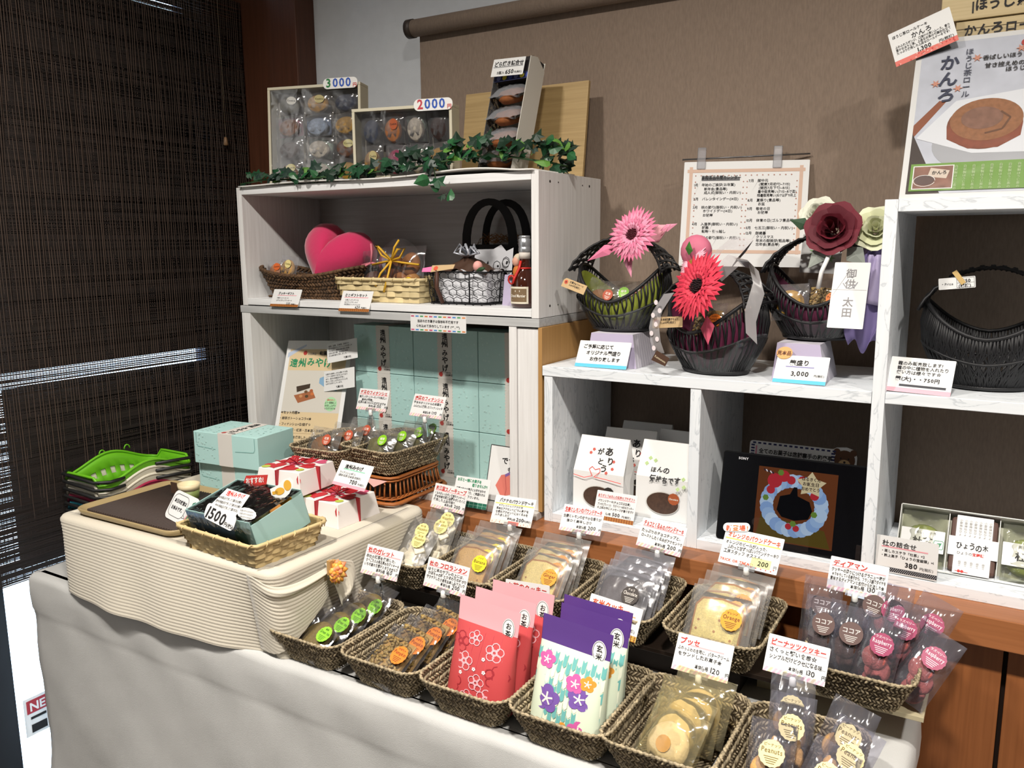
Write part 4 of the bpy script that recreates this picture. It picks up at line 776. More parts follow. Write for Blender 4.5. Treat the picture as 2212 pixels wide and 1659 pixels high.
# ================================================================== red heart boxes
def make_heart():
    t = thing('heart_box', '', 'box'); W, D, H = .128, .128, .05; rd_ = mat('c02a34', .5); wh = mat('efe9e6', .5); pk = mat('d0567a', .5); gr_ = mat('b8c452', .5)
    b = MB(); b.add([(-W/2, -D/2, 0), (W/2, -D/2, 0), (W/2, D/2, 0), (-W/2, D/2, 0), (-W/2+.008, -D/2+.008, H), (W/2-.008, -D/2+.008, H), (W/2-.008, D/2-.008, H), (-W/2+.008, D/2-.008, H)], [(3, 2, 1, 0), (4, 5, 6, 7), (0, 1, 5, 4), (1, 2, 6, 5), (2, 3, 7, 6), (3, 0, 4, 7)], wh); b.build('box_body', t, bevel=.0012)
    s = MB()
    def heart(x, y, r, m, z, a=0):
        q = []
        for i in range(22):
            u = i*2*PI/22; hx = 16*math.sin(u)**3/17; hy = (13*math.cos(u)-5*math.cos(2*u)-2*math.cos(3*u)-math.cos(4*u))/17; q.append((x+r*(hx*math.cos(a)-hy*math.sin(a)), y+r*(hx*math.sin(a)+hy*math.cos(a))))
        s.poly(q, z, m)
    s.T = Matrix.Translation((0, 0, H+.0006))
    for x, y, r, c_, a in ((-.033, -.03, .026, rd_, .6), (.012, -.035, .024, rd_, -.5), (.036, -.004, .022, rd_, -1), (-.03, .016, .026, rd_, 1.4), (.008, .034, .025, rd_, 2.6), (.04, .036, .018, pk, -1), (-.04, .042, .016, rd_, 2), (-.002, -.002, .018, pk, 0)): heart(x, y, r, c_, .0002+.0001*(r > .02), a)
    s.disc(-.045, -.045, .010, .0004, gr_, 16); s.disc(.042, -.036, .009, .0004, gr_, 16)
    for sd in range(2):
        s.T = (Matrix.Translation((0, -D/2+.0034, 0)) if sd == 0 else Matrix.Rotation(PI/2, 4, 'Z') @ Matrix.Translation((0, -W/2+.0034, 0))) @ Matrix.Rotation(PI/2-.16, 4, 'X')
        for x, r, c_ in (((-.034, .027, rd_), (.008, .022, rd_), (.042, .020, rd_)) if sd == 0 else ((-.038, .027, rd_), (.006, .022, rd_), (.036, .016, pk))): heart(x, .028, r, c_, .0008)
        s.rect(.045 if sd else -.055, .004, .056 if sd else -.045, .008, .0009, mat('b08080'))
    s.build('printed_hearts', t)
    rb = MB(); rm = mat('a8202c', .45)
    for yy in (0,): 
        rb.box(-.002, .002, -D/2+.004, D/2-.004, H+.0010, H+.0016, rm); rb.box(-W/2+.004, W/2-.004, -.002, .002, H+.0010, H+.0016, rm)
    rb.box(-.002, .002, -D/2-.0012, -D/2+.0075, .0, H+.0014, rm); rb.box(W/2-.0075, W/2+.0012, -.002, .002, .0, H+.0014, rm)
    for k in range(4):
        a = k*PI/2+.5; rb.tube([(0, 0, H+.004), (math.cos(a)*.014, math.sin(a)*.014, H+.013), (math.cos(a+.4)*.024, math.sin(a+.4)*.024, H+.008), (math.cos(a+.6)*.012, math.sin(a+.6)*.012, H+.004)], .0018, rm, 5)
    rb.build('ribbon', t, label='dark red ribbon tied in a bow'); return t
inst('hb', make_heart, Matrix.Translation(P(-1.213, 1.275, -.5795)) @ Matrix.Rotation(math.radians(-2), 4, 'Z'), 'lower red and white heart print box tied with ribbon', 'heart print boxes')
inst('hb', make_heart, Matrix.Translation(P(-1.318, 1.262, -.5235)) @ Matrix.Rotation(math.radians(4), 4, 'Z'), 'upper heart print box behind the 700 yen card', 'heart print boxes')
pl = MB((0, 0, 0)); pl.box(-1.385, -1.285, 1.20, 1.33, -.5795+ZC, -.5245+ZC, mat('efe9e6', .5)); tag(pl.build('white_box', bevel=.001), 'plain white box holding up the upper heart box', 'box')
# ================================================================== pale bamboo basket with open gift box
BAM = mat('d3bb88', .6, island=.22)
def strips(t, w, l, h, flare, rows, pitch, m, lip=.004):
    """flat over-and-under splints, each splint piece its own bulging tile"""
    b = MB()
    for k in range(rows):
        tt = (k+.5)/rows; ins = flare*(1-tt); o = oval(w-2*ins, l-2*ins, .012, int(2*(w+l)/pitch)); n = len(o)
        for i in range(n):
            p, nn, d = o[i]; up = h/rows*.46; out = .0022 if (i+k) % 2 else -.0008; L = pitch*.52
            c_ = Vector((p.x, p.y, h*tt)); D_ = Vector((d.x, d.y, 0)); N_ = Vector((nn.x, nn.y, 0)); U = Vector((0, 0, up))
            b.add([c_-D_*L-U-N_*.001, c_-D_*L+U-N_*.001, c_-D_*L*.3+U+N_*out, c_-D_*L*.3-U+N_*out, c_+D_*L*.3-U+N_*out, c_+D_*L*.3+U+N_*out, c_+D_*L+U-N_*.001, c_+D_*L-U-N_*.001], [(1, 0, 3, 2), (2, 3, 4, 5), (5, 4, 7, 6)], m, True)
    b.build('woven_splints', t, kind='stuff')
    b = MB(); o = oval(w+.002, l+.002, .014, 50)
    b.tube([(p.x, p.y, h) for p, n_, d in o], lip, m, 6, True)
    for p, n_, d in o[::2]: b.tube([(p.x+n_.x*lip, p.y+n_.y*lip, h-lip*1.2), (p.x+n_.x*lip*1.1+d.x*.004, p.y+n_.y*lip*1.1+d.y*.004, h+.001), (p.x+d.x*.007, p.y+d.y*.007, h+lip*1.05), (p.x-n_.x*lip+d.x*.01, p.y-n_.y*lip+d.y*.01, h)], .0016, m, 4)
    b.build('wrapped_rim', t)
    MB().box(-w/2+flare+.002, w/2-flare-.002, -l/2+flare+.002, l/2-flare-.002, 0, .003, m).build('basket_floor', t)
    q = MB(); nn_ = 40; OV = [oval(w-2*flare*(1-v/4)-.004, l-2*flare*(1-v/4)-.004, .012, nn_) for v in range(5)]
    q.grid(lambda u, v: (OV[int(v*4)][int(u*nn_) % nn_][0].x, OV[int(v*4)][int(u*nn_) % nn_][0].y, h*v*.97), nn_, 5, mat('a08a5c', .8), True, True); q.build('basket_lining', t)
bb = thing('bamboo_basket', 'pale woven bamboo basket holding the opened mint gift box', 'basket', mtx=Matrix.Translation(P(-1.232, 1.056, -.5795)) @ Matrix.Rotation(math.radians(-3), 4, 'Z'))
strips(bb, .232, .178, .048, .018, 5, .021, BAM)
gb = thing('open_gift_box', 'opened mint gift box with clear lid and cakes inside', 'box', mtx=Matrix.Translation(P(-1.236, 1.062, -.553)) @ Matrix.Rotation(math.radians(-3), 4, 'Z') @ Matrix.Rotation(math.radians(14), 4, 'X') @ Matrix.Rotation(math.radians(-3), 4, 'Y'))
W, D, H = .195, .128, .072; tk = .0012
b = MB(); b.box(-W/2, W/2, -D/2, -D/2+tk, 0, H, MINT); b.box(-W/2, W/2, D/2-tk, D/2, 0, H, MINT); b.box(-W/2, -W/2+tk, -D/2, D/2, 0, H, MINT); b.box(W/2-tk, W/2, -D/2, D/2, 0, H*.9, MINT); b.box(-W/2, W/2, -D/2, D/2, 0, tk, MINT); b.build('box_tray', gb)
f = MB(); f.T = Matrix.Translation((0, -D/2-.0006, 0)) @ Matrix.Rotation(PI/2, 4, 'X')
f.rect(-W/2+.002, .001, W*.28, H*.97, .0001, mat('7fa6cc', .5, var=.15, vscale=40)); f.poly([(-W/2+.002, .001), (W*.25, .001), (W*.18, H*.16), (0, H*.22), (-W*.2, H*.34), (-W*.4, H*.42), (-W/2+.002, H*.4)], .0003, mat('a89a70', .7, var=.3, vscale=90)); f.disc(W*.31, H*.48, .018, .0004, mat('5f8f8a', .6), 16, 0, .022); f.build('scenery_print', gb)
MB().box(-W/2+.001, W/2-.001, -D/2+.001, D/2-.001, H-.0015, H-.0008, film(gloss=.09, wr=.5, wscale=30)).build('clear_lid', gb)
MB().grid(lambda u, v: ((u-.5)*(W+.01), -D/2-.003-.004*math.sin(v*PI), v*H*1.02), 12, 6, film(gloss=.1, wr=.7, wscale=35)).build('cellophane', gb)
rd = random.Random(3); q = MB()
for k in range(160): a = rd.uniform(0, 6.28); c_ = Vector((rd.uniform(-.09, -.02), rd.uniform(-.055, .0), .02+rd.uniform(0, .014))); e = Vector((math.cos(a), math.sin(a), rd.uniform(-.5, .5)))*.009; q.spindle(c_-e, c_+e, .0012, mat('9a8a5e', .8, island=.3), 3)
q.build('paper_straw', gb, kind='stuff')
for k, (x, y, c_) in enumerate(((-.045, .02, '7a4a2a'), (-.03, .05, 'a0622e'), (-.012, .018, 'b06a34'), (.045, .03, 'c8893e'), (.062, .04, 'd89a2e'), (.03, .005, '4a4a28'))):
    m_ = MB().lathe([(0, -.008), (.020, -.008), (.025, 0), (.02, .008), (0, .01)], mat(c_, .8, var=.2), 18); o = m_.build('cake', gb); o.matrix_basis = Matrix.Translation((x, y, .042)) @ Matrix.Rotation(.9, 4, 'X')
s = MB(); s.T = Matrix.Translation((-.02, D/2-.004, H+.001)) @ Matrix.Rotation(PI/2-.35, 4, 'X') @ Matrix.Rotation(.16, 4, 'Z'); s.prism([(-.056, -.003), (.02, -.003), (.028, .016), (-.04, .018)], 0, .0008, RED); s.text('おすすめ!', -.014, .002, .0135, WHITE, .0012, True, .5, 'c'); s.T = Matrix(); s.build('recommend_tab', gb, label='red recommendation tab')
s = MB(); s.T = Matrix.Translation((.01, -D/2+.012, H+.002)) @ Matrix.Rotation(.62, 4, 'X') @ Matrix.Rotation(-.05, 4, 'Z')
s.prism([(-.052, .0), (.036, -.004), (.044, .044), (-.028, .046)], 0, .0007, WHITE); s.text('遠州みやげ', .006, .034, .011, RED, .001, True, .8, 'c'); 
for k in range(3): s.text('遠州の特産品を使用した旬菓の杜自慢の', -.044+.004*k, .024-.0085*k, .0062, INK, .001, False, .5, maxw=.078)
s.T = Matrix(); s.build('caption_card', gb, label='white caption card')
s = MB(); s.T = Matrix.Translation((.022, -D/2-.013, H-.004)) @ Matrix.Rotation(.95, 4, 'X') @ Matrix.Rotation(-.16, 4, 'Z'); s.prism(rrect(.094, .030, .010, 4, 0, .012), 0, .0008, WHITE); s.text('1500', -.042, .0, .030, INK, .0012, True, .5, shear=.25); s.text('円(税込)', .018, .001, .0085, INK, .0012, True, .3); s.T = Matrix(); s.build('price_tab', gb, label='white tab with the price in thick black')
s = MB(); s.T = Matrix.Translation((.078, -D/2+.01, H+.004)) @ Matrix.Rotation(PI/2-.6, 4, 'X'); s.disc(0, .006, .028, .0, WHITE, 26, .04, .011)
for k in range(3): s.text('お土産にもギフトにも大人気です', -.019, .009-.0055*k, .0036, GRY, .0006, False, .4, maxw=.038)
s.T = Matrix(); s.build('speech_bubble', gb)
s = MB(); s.T = Matrix.Translation((.083, D/2-.03, H+.012)) @ Matrix.Rotation(PI/2-.4, 4, 'X') @ Matrix.Rotation(.25, 4, 'Z'); yl = mat('e2ac3c', .6)
s.poly([(-.034, -.004), (-.018, -.012), (.004, -.014), (.018, -.008), (.03, .004), (.034, .014), (.026, .022), (.006, .02), (-.012, .012), (-.036, .008)], 0, WHITE); s.disc(.016, .008, .011, .0006, yl, 16, 0, .010); s.disc(-.008, .0, .014, .0006, yl, 16, 0, .007); s.rect(-.03, -.004, -.014, .002, .0006, yl); s.T = Matrix(); s.build('yellow_sticker', gb, label='yellow cut-out sticker')
# ================================================================== tasting tray
tr = thing('serving_tray', 'flat tan serving tray lined with a ridged dark brown mat', 'tray', mtx=Matrix.Translation(P(-1.56, 1.118, -.5792)) @ Matrix.Rotation(math.radians(1), 4, 'Z'))
TW, TL = .335, .255; TANM = mat('a8936a', .45, coat=.2); b = MB()
def ring(i, z): return [(p[0], p[1], z) for p in rrect(TW-2*i, TL-2*i, .03, 6)]
R_ = [ring(.012, .0), ring(.004, .006), ring(0, .016), ring(.002, .0175), ring(.005, .016), ring(.016, .006)]; n = len(R_[0]); b.add([p for r in R_ for p in r], [(j*n+i, j*n+(i+1) % n, (j+1)*n+(i+1) % n, (j+1)*n+i) for j in range(5) for i in range(n)]+[list(range(5*n, 6*n)), list(range(n))[::-1]], TANM, True); b.build('tray_pan', tr)
b = MB(); mm = mat('3a2c26', .7); b.box(-TW/2+.02, TW/2-.02, -TL/2+.02, TL/2-.02, .0062, .009, mm); b.build('mat_base', tr)
rib = MB().tube([(0, -TL/2+.022, 0), (0, TL/2-.022, 0)], .0028, mm, 6); rme = None
for k in range(37): o = rib.build('mat_ridge', tr, mesh=rme); rme = o.data; o.location = (-TW/2+.024+.008*k, 0, .0095)
t = card('tasting_sign', 'folded paper sign with a speech bubble standing on the tray', 'sign', pose(-1.456, 1.048, -.567, -8, 32, -3.5), .098, .062, [('本日の試食は', .12, .60, .16, 'kB', .5), ('お休みです。', .11, .36, .16, 'kB', .5)], None, .5, rad=.012)
s = MB(); s.line(rrect(.06, .047, .014, 5, -.014, .032), .0009, .0008, INK, True); s.line([(.014, .020), (.026, .014), (.012, .013)], .0009, .0008, INK)
s.disc(.036, .030, .0085, .0008, mat('e8b890', .6), 16); s.poly([(.027, .033), (.046, .034), (.045, .047), (.038, .054), (.030, .050)], .0010, mat('1d6a4a', .6)); s.poly([(.027, .006), (.044, .008), (.043, .024), (.031, .023)], .0009, mat('1d6a4a', .6)); s.line([(.030, .022), (.027, .012), (.036, .008), (.045, .013), (.044, .022)], .003, .0011, mat('e8909a', .6)); s.disc(.047, .026, .003, .0009, INK, 10)
for dx in (-.003, .003): s.disc(.036+dx, .029, .0008, .0011, INK, 8)
s.line([(.034, .025), (.038, .025)], .0006, .0011, RED); s.build('printed_figure', t)
gfold = MB().grid(lambda u, v: ((u-.5)*.094, .058-.02*v*v-.05*v, -.002-.058*math.sin(v*1.5)), 10, 8, mat('b8b8bc', .6)); gfold.build('folded_back', t, solid=.0006)
cp = thing('toothpick_cup', 'small green and cream cup standing on the tray', 'cup', P(-1.575, 1.176, -.5695)); MB().lathe([(.018, 0), (.021, .002), (.023, .022)], mat('7c8a4a', .5, var=.1), 22).build('cup_base', cp); MB().lathe([(.0232, .022), (.0245, .036), (.0222, .036), (.021, .02), (0, .018)], mat('e0cfa8', .5), 22).build('cup_rim', cp)
MB().box(-.034, -.014, -.022, -.020, .015, .040, mat('4a3426', .6)).build('wood_tag', cp)
# ================================================================== stacked shopping baskets
def basket_stack():
    cols = [('2c2824', 'black'), ('3aa8c0', 'teal blue'), ('a02648', 'crimson'), ('dcd6c4', 'lower cream'), ('dfd9c8', 'upper cream'), ('6cb822', 'lime green')]
    for i, (c_, nm) in enumerate(cols):
        t = thing('shopping_basket', f'{nm} plastic shopping basket with black handles in the stack by the blind', 'basket', P(-1.880, 1.236, -.7495+.0185*i+.002), group='stacked shopping baskets')
        m = mat(c_, .4); BW, BL, BH = .165, .262, .115
        b = MB(); nn_ = 56; OV = [oval(BW-.05*(1-v/8), BL-.05*(1-v/8), .03, nn_) for v in range(9)]
        zt = lambda p: 1+.16*math.cos(p.y/BL*PI*2)*(abs(p.x) > BW*.36)
        b.grid(lambda u, v: (lambda p: (p.x, p.y, BH*v*(1+(zt(p)-1)*v)))(OV[int(v*8)][int(u*nn_) % nn_][0]), nn_, 9, m, True, True)
        # cut the slots: drop every third wall face in two bands
        keep = []; idx = []
        for fi, f in enumerate(b.f):
            j, k = divmod(fi, nn_)
            if not (j in (3, 5) and k % 2 == 0): keep.append(f); idx.append(fi)
        b.f = keep; b.mi = [b.mi[q] for q in idx]; b.sm = [b.sm[q] for q in idx]
        b.build('basket_wall', t, solid=.0018)
        MB().box(-BW/2+.03, BW/2-.03, -BL/2+.03, BL/2-.03, 0, .003, m).build('basket_floor', t)
        MB().tube([(p.x, p.y, BH*zt(p)) for p, n_, d in OV[8]], .0035, m, 6, True).build('rim', t)
        hb = MB().tube([(BW/2+.004, -BL*.28, BH*.93), (BW/2+.006, -BL/2+.02, BH*.92), (BW/2-.02, -BL/2-.006, BH*.92), (-BW/2+.02, -BL/2-.006, BH*.97), (-BW/2-.002, -BL/2+.03, BH)], .004, mat('1a1a1a', .5), 6); hb.build('handle', t)
        hb = MB().tube([(BW/2+.004, BL*.05, BH*1.06), (BW/2+.006, BL/2-.02, BH), (BW/2-.02, BL/2+.006, BH), (-BW/2+.02, BL/2+.006, BH)], .004, mat('1a1a1a', .5), 6); hb.build('handle', t)
        if i == 5:
            for yy in (-.02, .05): MB().tube([(-BW/2, yy+.008*math.cos(a*PI/6), BH*1.14+.011*math.sin(a*PI/6)) for a in range(7)], .0018, m, 5).build('hanging_lug', t)
basket_stack()
# ================================================================== on top of the white shelf
CB = MB()
def sheet(u, v): return (-1.715+.865*u, 1.492+.19*v, .1490+ZC+.004*math.sin(u*6)**2+.009*max(0, u-.62)*math.sin(min(1, max(0, (u-.62)/.33))*PI)*(1-v)*3)
CB.grid(sheet, 50, 8, mat('e2e0dc', .7)); o = CB.build('card_sheet', solid=.0035); tag(o, 'wavy white card sheet lying on top of the shelf', 'sheet')
FRM = mat('d2cbb4', .5); LEN = film(gloss=.10, wr=.25, wscale=14)
def gift_frame(label, mtx, w, h, price, c1, plate_x):
    t = thing('framed_assortment', label, 'gift box', mtx=mtx, group='framed gift assortments'); d = .045; e = .007
    for x0, x1, y0, y1 in ((-w/2, w/2, 0, e), (-w/2, w/2, h-e, h), (-w/2, -w/2+e, e, h-e), (w/2-e, w/2, e, h-e)): MB().box(x0, x1, y0, y1, -d, 0, FRM).build('frame_side', t, bevel=.0008)
    MB().box(-w/2+e, w/2-e, e, h-e, -d, -d+.002, mat('b0a898', .7)).build('back_board', t); MB().box(-w/2+e, w/2-e, e, h-e, -.003, -.0022, LEN).build('clear_front', t)
    s = MB().prism(rrect(.095, .026, .012, 5), .0, .0012, WHITE); x = -.036
    for k, ch in enumerate(price): s.text(ch, x-.004, -.0085, .029, mat(c1 if k == 0 else '2c58b8', .6), .0016, True); x += .0178
    s.text('円', x-.001, -.010, .011, RED, .0016, True); o = s.build('price_plate', t, label='white rounded price plate'); o.location = (plate_x, h-.001, .002); return t
def make_gift(c_, pap, lab, lc):
    def mk():
        t = thing('cookie_packet', '', 'cookies'); s = MB().lathe([(0, -.006), (.02, -.006), (.024, 0), (.019, .006), (0, .008)], mat(c_, .8, var=.25, vscale=150), 18); o = s.build('cookie', t); o.location = (0, .026, .002)
        if pap: MB().rect(-.027, .004, .027, .056, -.007, mat(pap, .7)).build('backing_paper', t)
        MB().pillow(.06, .06, .02, film('f0f0f4', .08, .08, .12, .3, 20), 9, .0015, .1).build('wrapper', t)
        if lab: MB().disc(.006, .038, .011, .0115, mat(lab, .5), 20, .04).text('Cookie', .006, .036, .006, mat(lc, .6), .0118, True, 0, 'c', .018).build('sticker', t)
        return t
    return mk
GK = [('5a5648', None, 'e8e4da', '2a2a2a'), ('c89a5a', None, 'e8d894', '6a5a20'), ('3a4258', None, None, ''), ('8a5a3a', 'c87a92', None, ''), ('a8b8d0', 'a8c0e0', None, ''), ('c8983a', None, None, ''), ('3a221a', None, None, ''), ('d8cdbc', 'a8c0a8', None, ''), ('7a4a2a', None, 'e8dc9a', '6a5a20'), ('a83a5a', None, 'a02a58', 'f0d8e0'), ('c87a3a', None, 'd8662a', '4a2008')]
def fill(mtx, w, h, nx, ny, name, seq):
    for j in range(ny):
        for i in range(nx):
            k = seq[(j*nx+i) % len(seq)]; x = -w/2+.010+(w-.02)*(i+.5)/nx; y = .009+(h-.02)*j/ny; g = GK[k]
            cn = ('grey brown', 'pale gold', 'slate', 'pink backed', 'pale blue', 'mustard', 'dark chocolate', 'cream', 'brown', 'raspberry', 'orange labelled')[k]
            inst('gk%d' % k, make_gift(*g), mtx @ Matrix.Translation((x, y, -.024)) @ Matrix.Rotation(random.uniform(-.12, .12), 4, 'Z') @ Matrix.Diagonal(((w-.02)/nx/.062, (h-.02)/ny/.060, 1, 1)), f'{cn} cookie packet, row {("one", "two", "three", "four")[j]} from below, {("first", "second", "third", "fourth")[i]} across in the {name} frame', 'cookies inside the gift frames')
m1 = pose(-1.548, 1.595, .154, 15, 3, 0); gift_frame('large framed gift assortment marked 3000 yen', m1, .262, .246, '3000', '1f7a3a', .078); fill(m1, .262, .246, 3, 4, '3000 yen', [8, 7, 5, 6, 7, 8, 3, 4, 5, 0, 1, 2])
m2 = pose(-1.232, 1.555, .153, 13, 0, 0); gift_frame('smaller framed gift assortment marked 2000 yen', m2, .252, .160, '2000', 'c83a4a', .082); fill(m2, .252, .160, 4, 2, '2000 yen', [1, 9, 7, 5, 2, 10, 7, 6])
# dorayaki box leaning back
dm = pose(-.992, 1.572, .154, -6, 17, 0)
t = thing('pancake_box', 'open white box of brown pancakes leaning on the shelf top', 'box', mtx=dm); w, h, d = .098, .268, .052; WB = mat('d8d4ca', .6)
MB().box(-w/2, w/2, 0, h, -d, -d+.0015, WB).build('box_back', t); MB().box(-w/2, -w/2+.0015, 0, h*.9, -d, 0, film('e8e8e8', .12, .1, .1, .3)).build('clear_side', t)
MB().add([(w/2, 0, -d), (w/2, h*.93, -d), (w/2, h*1.0, -.02), (w/2, h*.97, .004), (w/2, 0, .004)], [(0, 1, 2, 3, 4)], WB).build('box_side', t, solid=.0015); MB().box(-w/2, w/2, 0, .0015, -d, 0, WB).build('box_floor', t); MB().box(-w/2, w/2-.002, h*.82, h*.99, -d+.002, -.006, mat('201a1c', .7)).build('dark_liner', t)
s = MB(); s.rect(-w/2, h*.80, w/2-.002, h*.86, -.004, mat('1c2452', .6))
for k in range(6): s.disc(-w/2+.012+.016*k, h*.83, .006, -.0036, mat(('6a70a0', 'd8c83a', '3a4a9a')[k % 3], .6), 12)
s.build('blue_band', t)
def make_dora():
    t = thing('wrapped_pancake', '', 'cake'); MB().lathe([(0, -.016), (.026, -.013), (.034, -.004), (.035, 0), (.034, .004), (.026, .013), (0, .016)], mat('8f5226', .8, var=.25, vscale=120), 22).build('pancake', t); MB().pillow(.09, .06, .03, film('e8eaf0', .25, .1, .14, .4, 14), 11, .002, .1).build('wrapper', t).location = (0, -.034, .008); return t
for k in range(4): inst('dora', make_dora, dm @ Matrix.Translation((-.004, .038+.050*k, -.024)) @ Matrix.Rotation(-.9, 4, 'X'), f'wrapped brown pancake, {("lowest", "second from below", "third from below", "topmost")[k]} in the leaning box', 'wrapped pancakes')
card('price_card', 'pancake assortment price card stuck to the leaning box', 'card', pose(-.992, 1.628, .366, -1.5, 18, -2), .0845, .041, [('どら焼き詰合せ', .05, .58, .30, 'kB', .92), ('5個入', .18, .12, .20, 'k', .24), ('650', .44, .10, .32, 'kB'), ('円(税抜)', .72, .12, .13, 'k', .25)], None, .4, 'paper cards and notices', [(.04, .96, .5, GRY)])
pk = MB((-.99, 1.745, ZC+.1495)); pk.T = Matrix.Rotation(-.14, 4, 'X'); pk.org = Vector(); pk.box(-.20, .135, -.009, 0, 0, .215, grain('b99d6c', '9c8050', 'x', 10, .6)); o = pk.build('plywood_board', bevel=.0008); o.location = (-.99, 1.74, ZC+.1495); tag(o, 'pale plywood board leaning against the wall screen', 'board')
# ivy garland
iv = thing('ivy_garland', 'artificial green ivy garland trailing along the shelf top', 'garland', P(-1.28, 1.54, .152))
LM = [mat('1d4a2e', .4, var=.5, vscale=40), mat('2a6238', .4, var=.6, vscale=40), mat('13301f', .4, var=.4, vscale=40), mat('5f8f3c', .4, var=.4, vscale=40), mat('20382e', .45, var=.5, vscale=40)]
def leafmesh(k):
    sh = [[(0, 0), (.25, -.12), (.5, .05), (.36, .22), (.62, .45), (.3, .5), (.0, 1.0), (-.3, .5), (-.62, .45), (-.36, .22), (-.5, .05), (-.25, -.12)], [(0, 0), (.22, -.02), (.38, .2), (.34, .5), (0, 1.05), (-.34, .5), (-.38, .2), (-.22, -.02)]][k % 2]
    b = MB(); vs = [(x, y, -.35*abs(x)-.12*y*y) for x, y in sh]; n = len(vs); vs.append((0, .4, .03)); b.add(vs, [(i, (i+1) % n, n) for i in range(n)], LM[k]); return b
LB = [leafmesh(k) for k in range(5)]; LME = [None]*5
path = [(-.44, -.035, .004), (-.36, -.03, .012), (-.28, -.025, .010), (-.18, -.035, .008), (-.08, -.03, .012), (.02, -.03, .014), (.1, -.02, .018), (.18, -.03, .025), (.26, -.01, .035), (.34, .02, .032), (.41, .06, .020), (.44, .09, .012)]
MB().tube(path, .0022, mat('2a4a24', .6), 5).build('stem', iv); MB().tube([(.16, -.03, .035), (.19, -.055, .01), (.20, -.058, -.03)], .0013, mat('2a4a24', .6), 5).build('stem', iv)
rd = random.Random(12); k = 0
while k < 190:
    u = rd.random()**.8; i = min(10, int(u*11)); a = Vector(path[i]).lerp(Vector(path[i+1]), u*11-i); hgt = rd.uniform(-.006, .02+.06*max(0, u-.45))
    if k < 7: a = Vector((.17+.012*k, -.055, .012-.012*k))
    p = a+Vector((rd.uniform(-.025, .025), rd.uniform(-.03, .02), hgt if k > 6 else 0)); p.z = max(p.z, .004) if p.y > -.045 else p.z
    n = Vector((rd.uniform(-.6, .7), rd.uniform(-1.2, -.3), rd.uniform(.1, 1.1))).normalized(); up = Vector((rd.uniform(-1, 1), rd.uniform(-.3, .3), rd.uniform(-.6, 1))); xx = up.cross(n).normalized(); yy = n.cross(xx)
    kk = rd.choice((0, 0, 1, 2, 2, 3, 4, 4)); sz = rd.uniform(.021, .036); o = LB[kk].build('leaf', iv, mesh=LME[kk]); LME[kk] = o.data; mm_ = Matrix((xx*sz, yy*sz, n*sz)).transposed().to_4x4(); mm_.translation = p; o.matrix_basis = mm_; k += 1
# ================================================================== inside the white shelf
SB2 = mat('5e442c', .8, island=.45)
t = thing('brown_basket', 'dark brown plaited basket carrying the heart cushion', 'basket', P(-1.552, 1.605, -.1352))
a, b_, c_ = weave(.345, .165, .068, .028, 7, .0125, .0037, SB2, mat('2a1c12'), lambda x, y: .86+.5*(abs(x)/.172)**2*.7, r=.07)
a.build('plaited_wall', t, kind='stuff'); b_.build('plaited_rim', t, kind='stuff'); c_.build('plaited_base', t, kind='stuff')
hc = MB(); q = []
for i in range(40):
    u = i*2*PI/40; q.append((16*math.sin(u)**3/17, (13*math.cos(u)-5*math.cos(2*u)-2*math.cos(3*u)-math.cos(4*u))/15+.15))
HM = mat('c8285c', .95, sheen=.5, bump=.4, bscale=90)
for sg in (1, -1): hc.add([(x*.098*r, y*.092*r, sg*.066*math.sqrt(max(0, 1-r**2.4))) for r in (1, .93, .8, .6, .35, .12) for x, y in q], [((j*40+i), (j*40+(i+1) % 40), ((j+1)*40+(i+1) % 40), ((j+1)*40+i)) if sg > 0 else ((j*40+(i+1) % 40), j*40+i, (j+1)*40+i, (j+1)*40+(i+1) % 40) for j in range(5) for i in range(40)]+[list(range(200, 240))], HM, True)
o = hc.build('heart_cushion'); o.matrix_basis = pose(-1.512, 1.625, -.048, 4, 14, -14) @ Matrix.Scale(1.12, 4); tag(o, 'pink plush heart cushion resting in the brown basket', 'cushion')
inst('gk1', make_gift(*GK[1]), pose(-1.628, 1.558, -.085, 2, 12, -8) @ Matrix.Scale(1.0, 4), 'pale gold cookie packet propped before the heart cushion', 'cookies in the brown basket'); inst('gk10', make_gift(*GK[10]), pose(-1.668, 1.565, -.09, 14, 10, 6) @ Matrix.Scale(.9, 4), 'orange labelled cookie packet at the end of the brown basket', 'cookies in the brown basket')
t = thing('bamboo_tray_basket', 'pale bamboo splint basket with the ribboned gift inside', 'basket', P(-1.298, 1.595, -.1352)); strips(t, .258, .145, .055, .012, 4, .026, mat('dcc898', .6, island=.16))
t = thing('ribboned_gift', 'clear bag of brown cakes tied with a yellow raffia bow', 'gift', mtx=pose(-1.262, 1.560, -.125, -4, 14, 2))
for k, (x, y, c_) in enumerate(((-.04, .03, '8a5228'), (.0, .035, '9a6030'), (.04, .03, 'b07a38'), (-.02, .075, '6a3a22'), (.03, .08, '8f5a2c'))): MB().lathe([(0, -.01), (.024, -.01), (.03, 0), (.022, .01), (0, .012)], mat(c_, .8, var=.2), 18).build('cake', t).location = (x, y, 0)
MB().pillow(.15, .125, .05, CLEAR, 13, .003, .08).build('wrapper', t); MB().disc(.052, .030, .014, .026, mat('f0d028', .5), 24, .05).text('Banana', .052, .028, .007, INK, .0264, True, 0, 'c', .022).build('sticker', t)
YR = mat('d8a82a', .6); b = MB(); b.tube([(-.075, .078, .02), (-.02, .082, .03), (.0, .083, .032), (.03, .078, .03), (.075, .074, .02)], .0028, YR, 5); b.build('raffia_band', t)
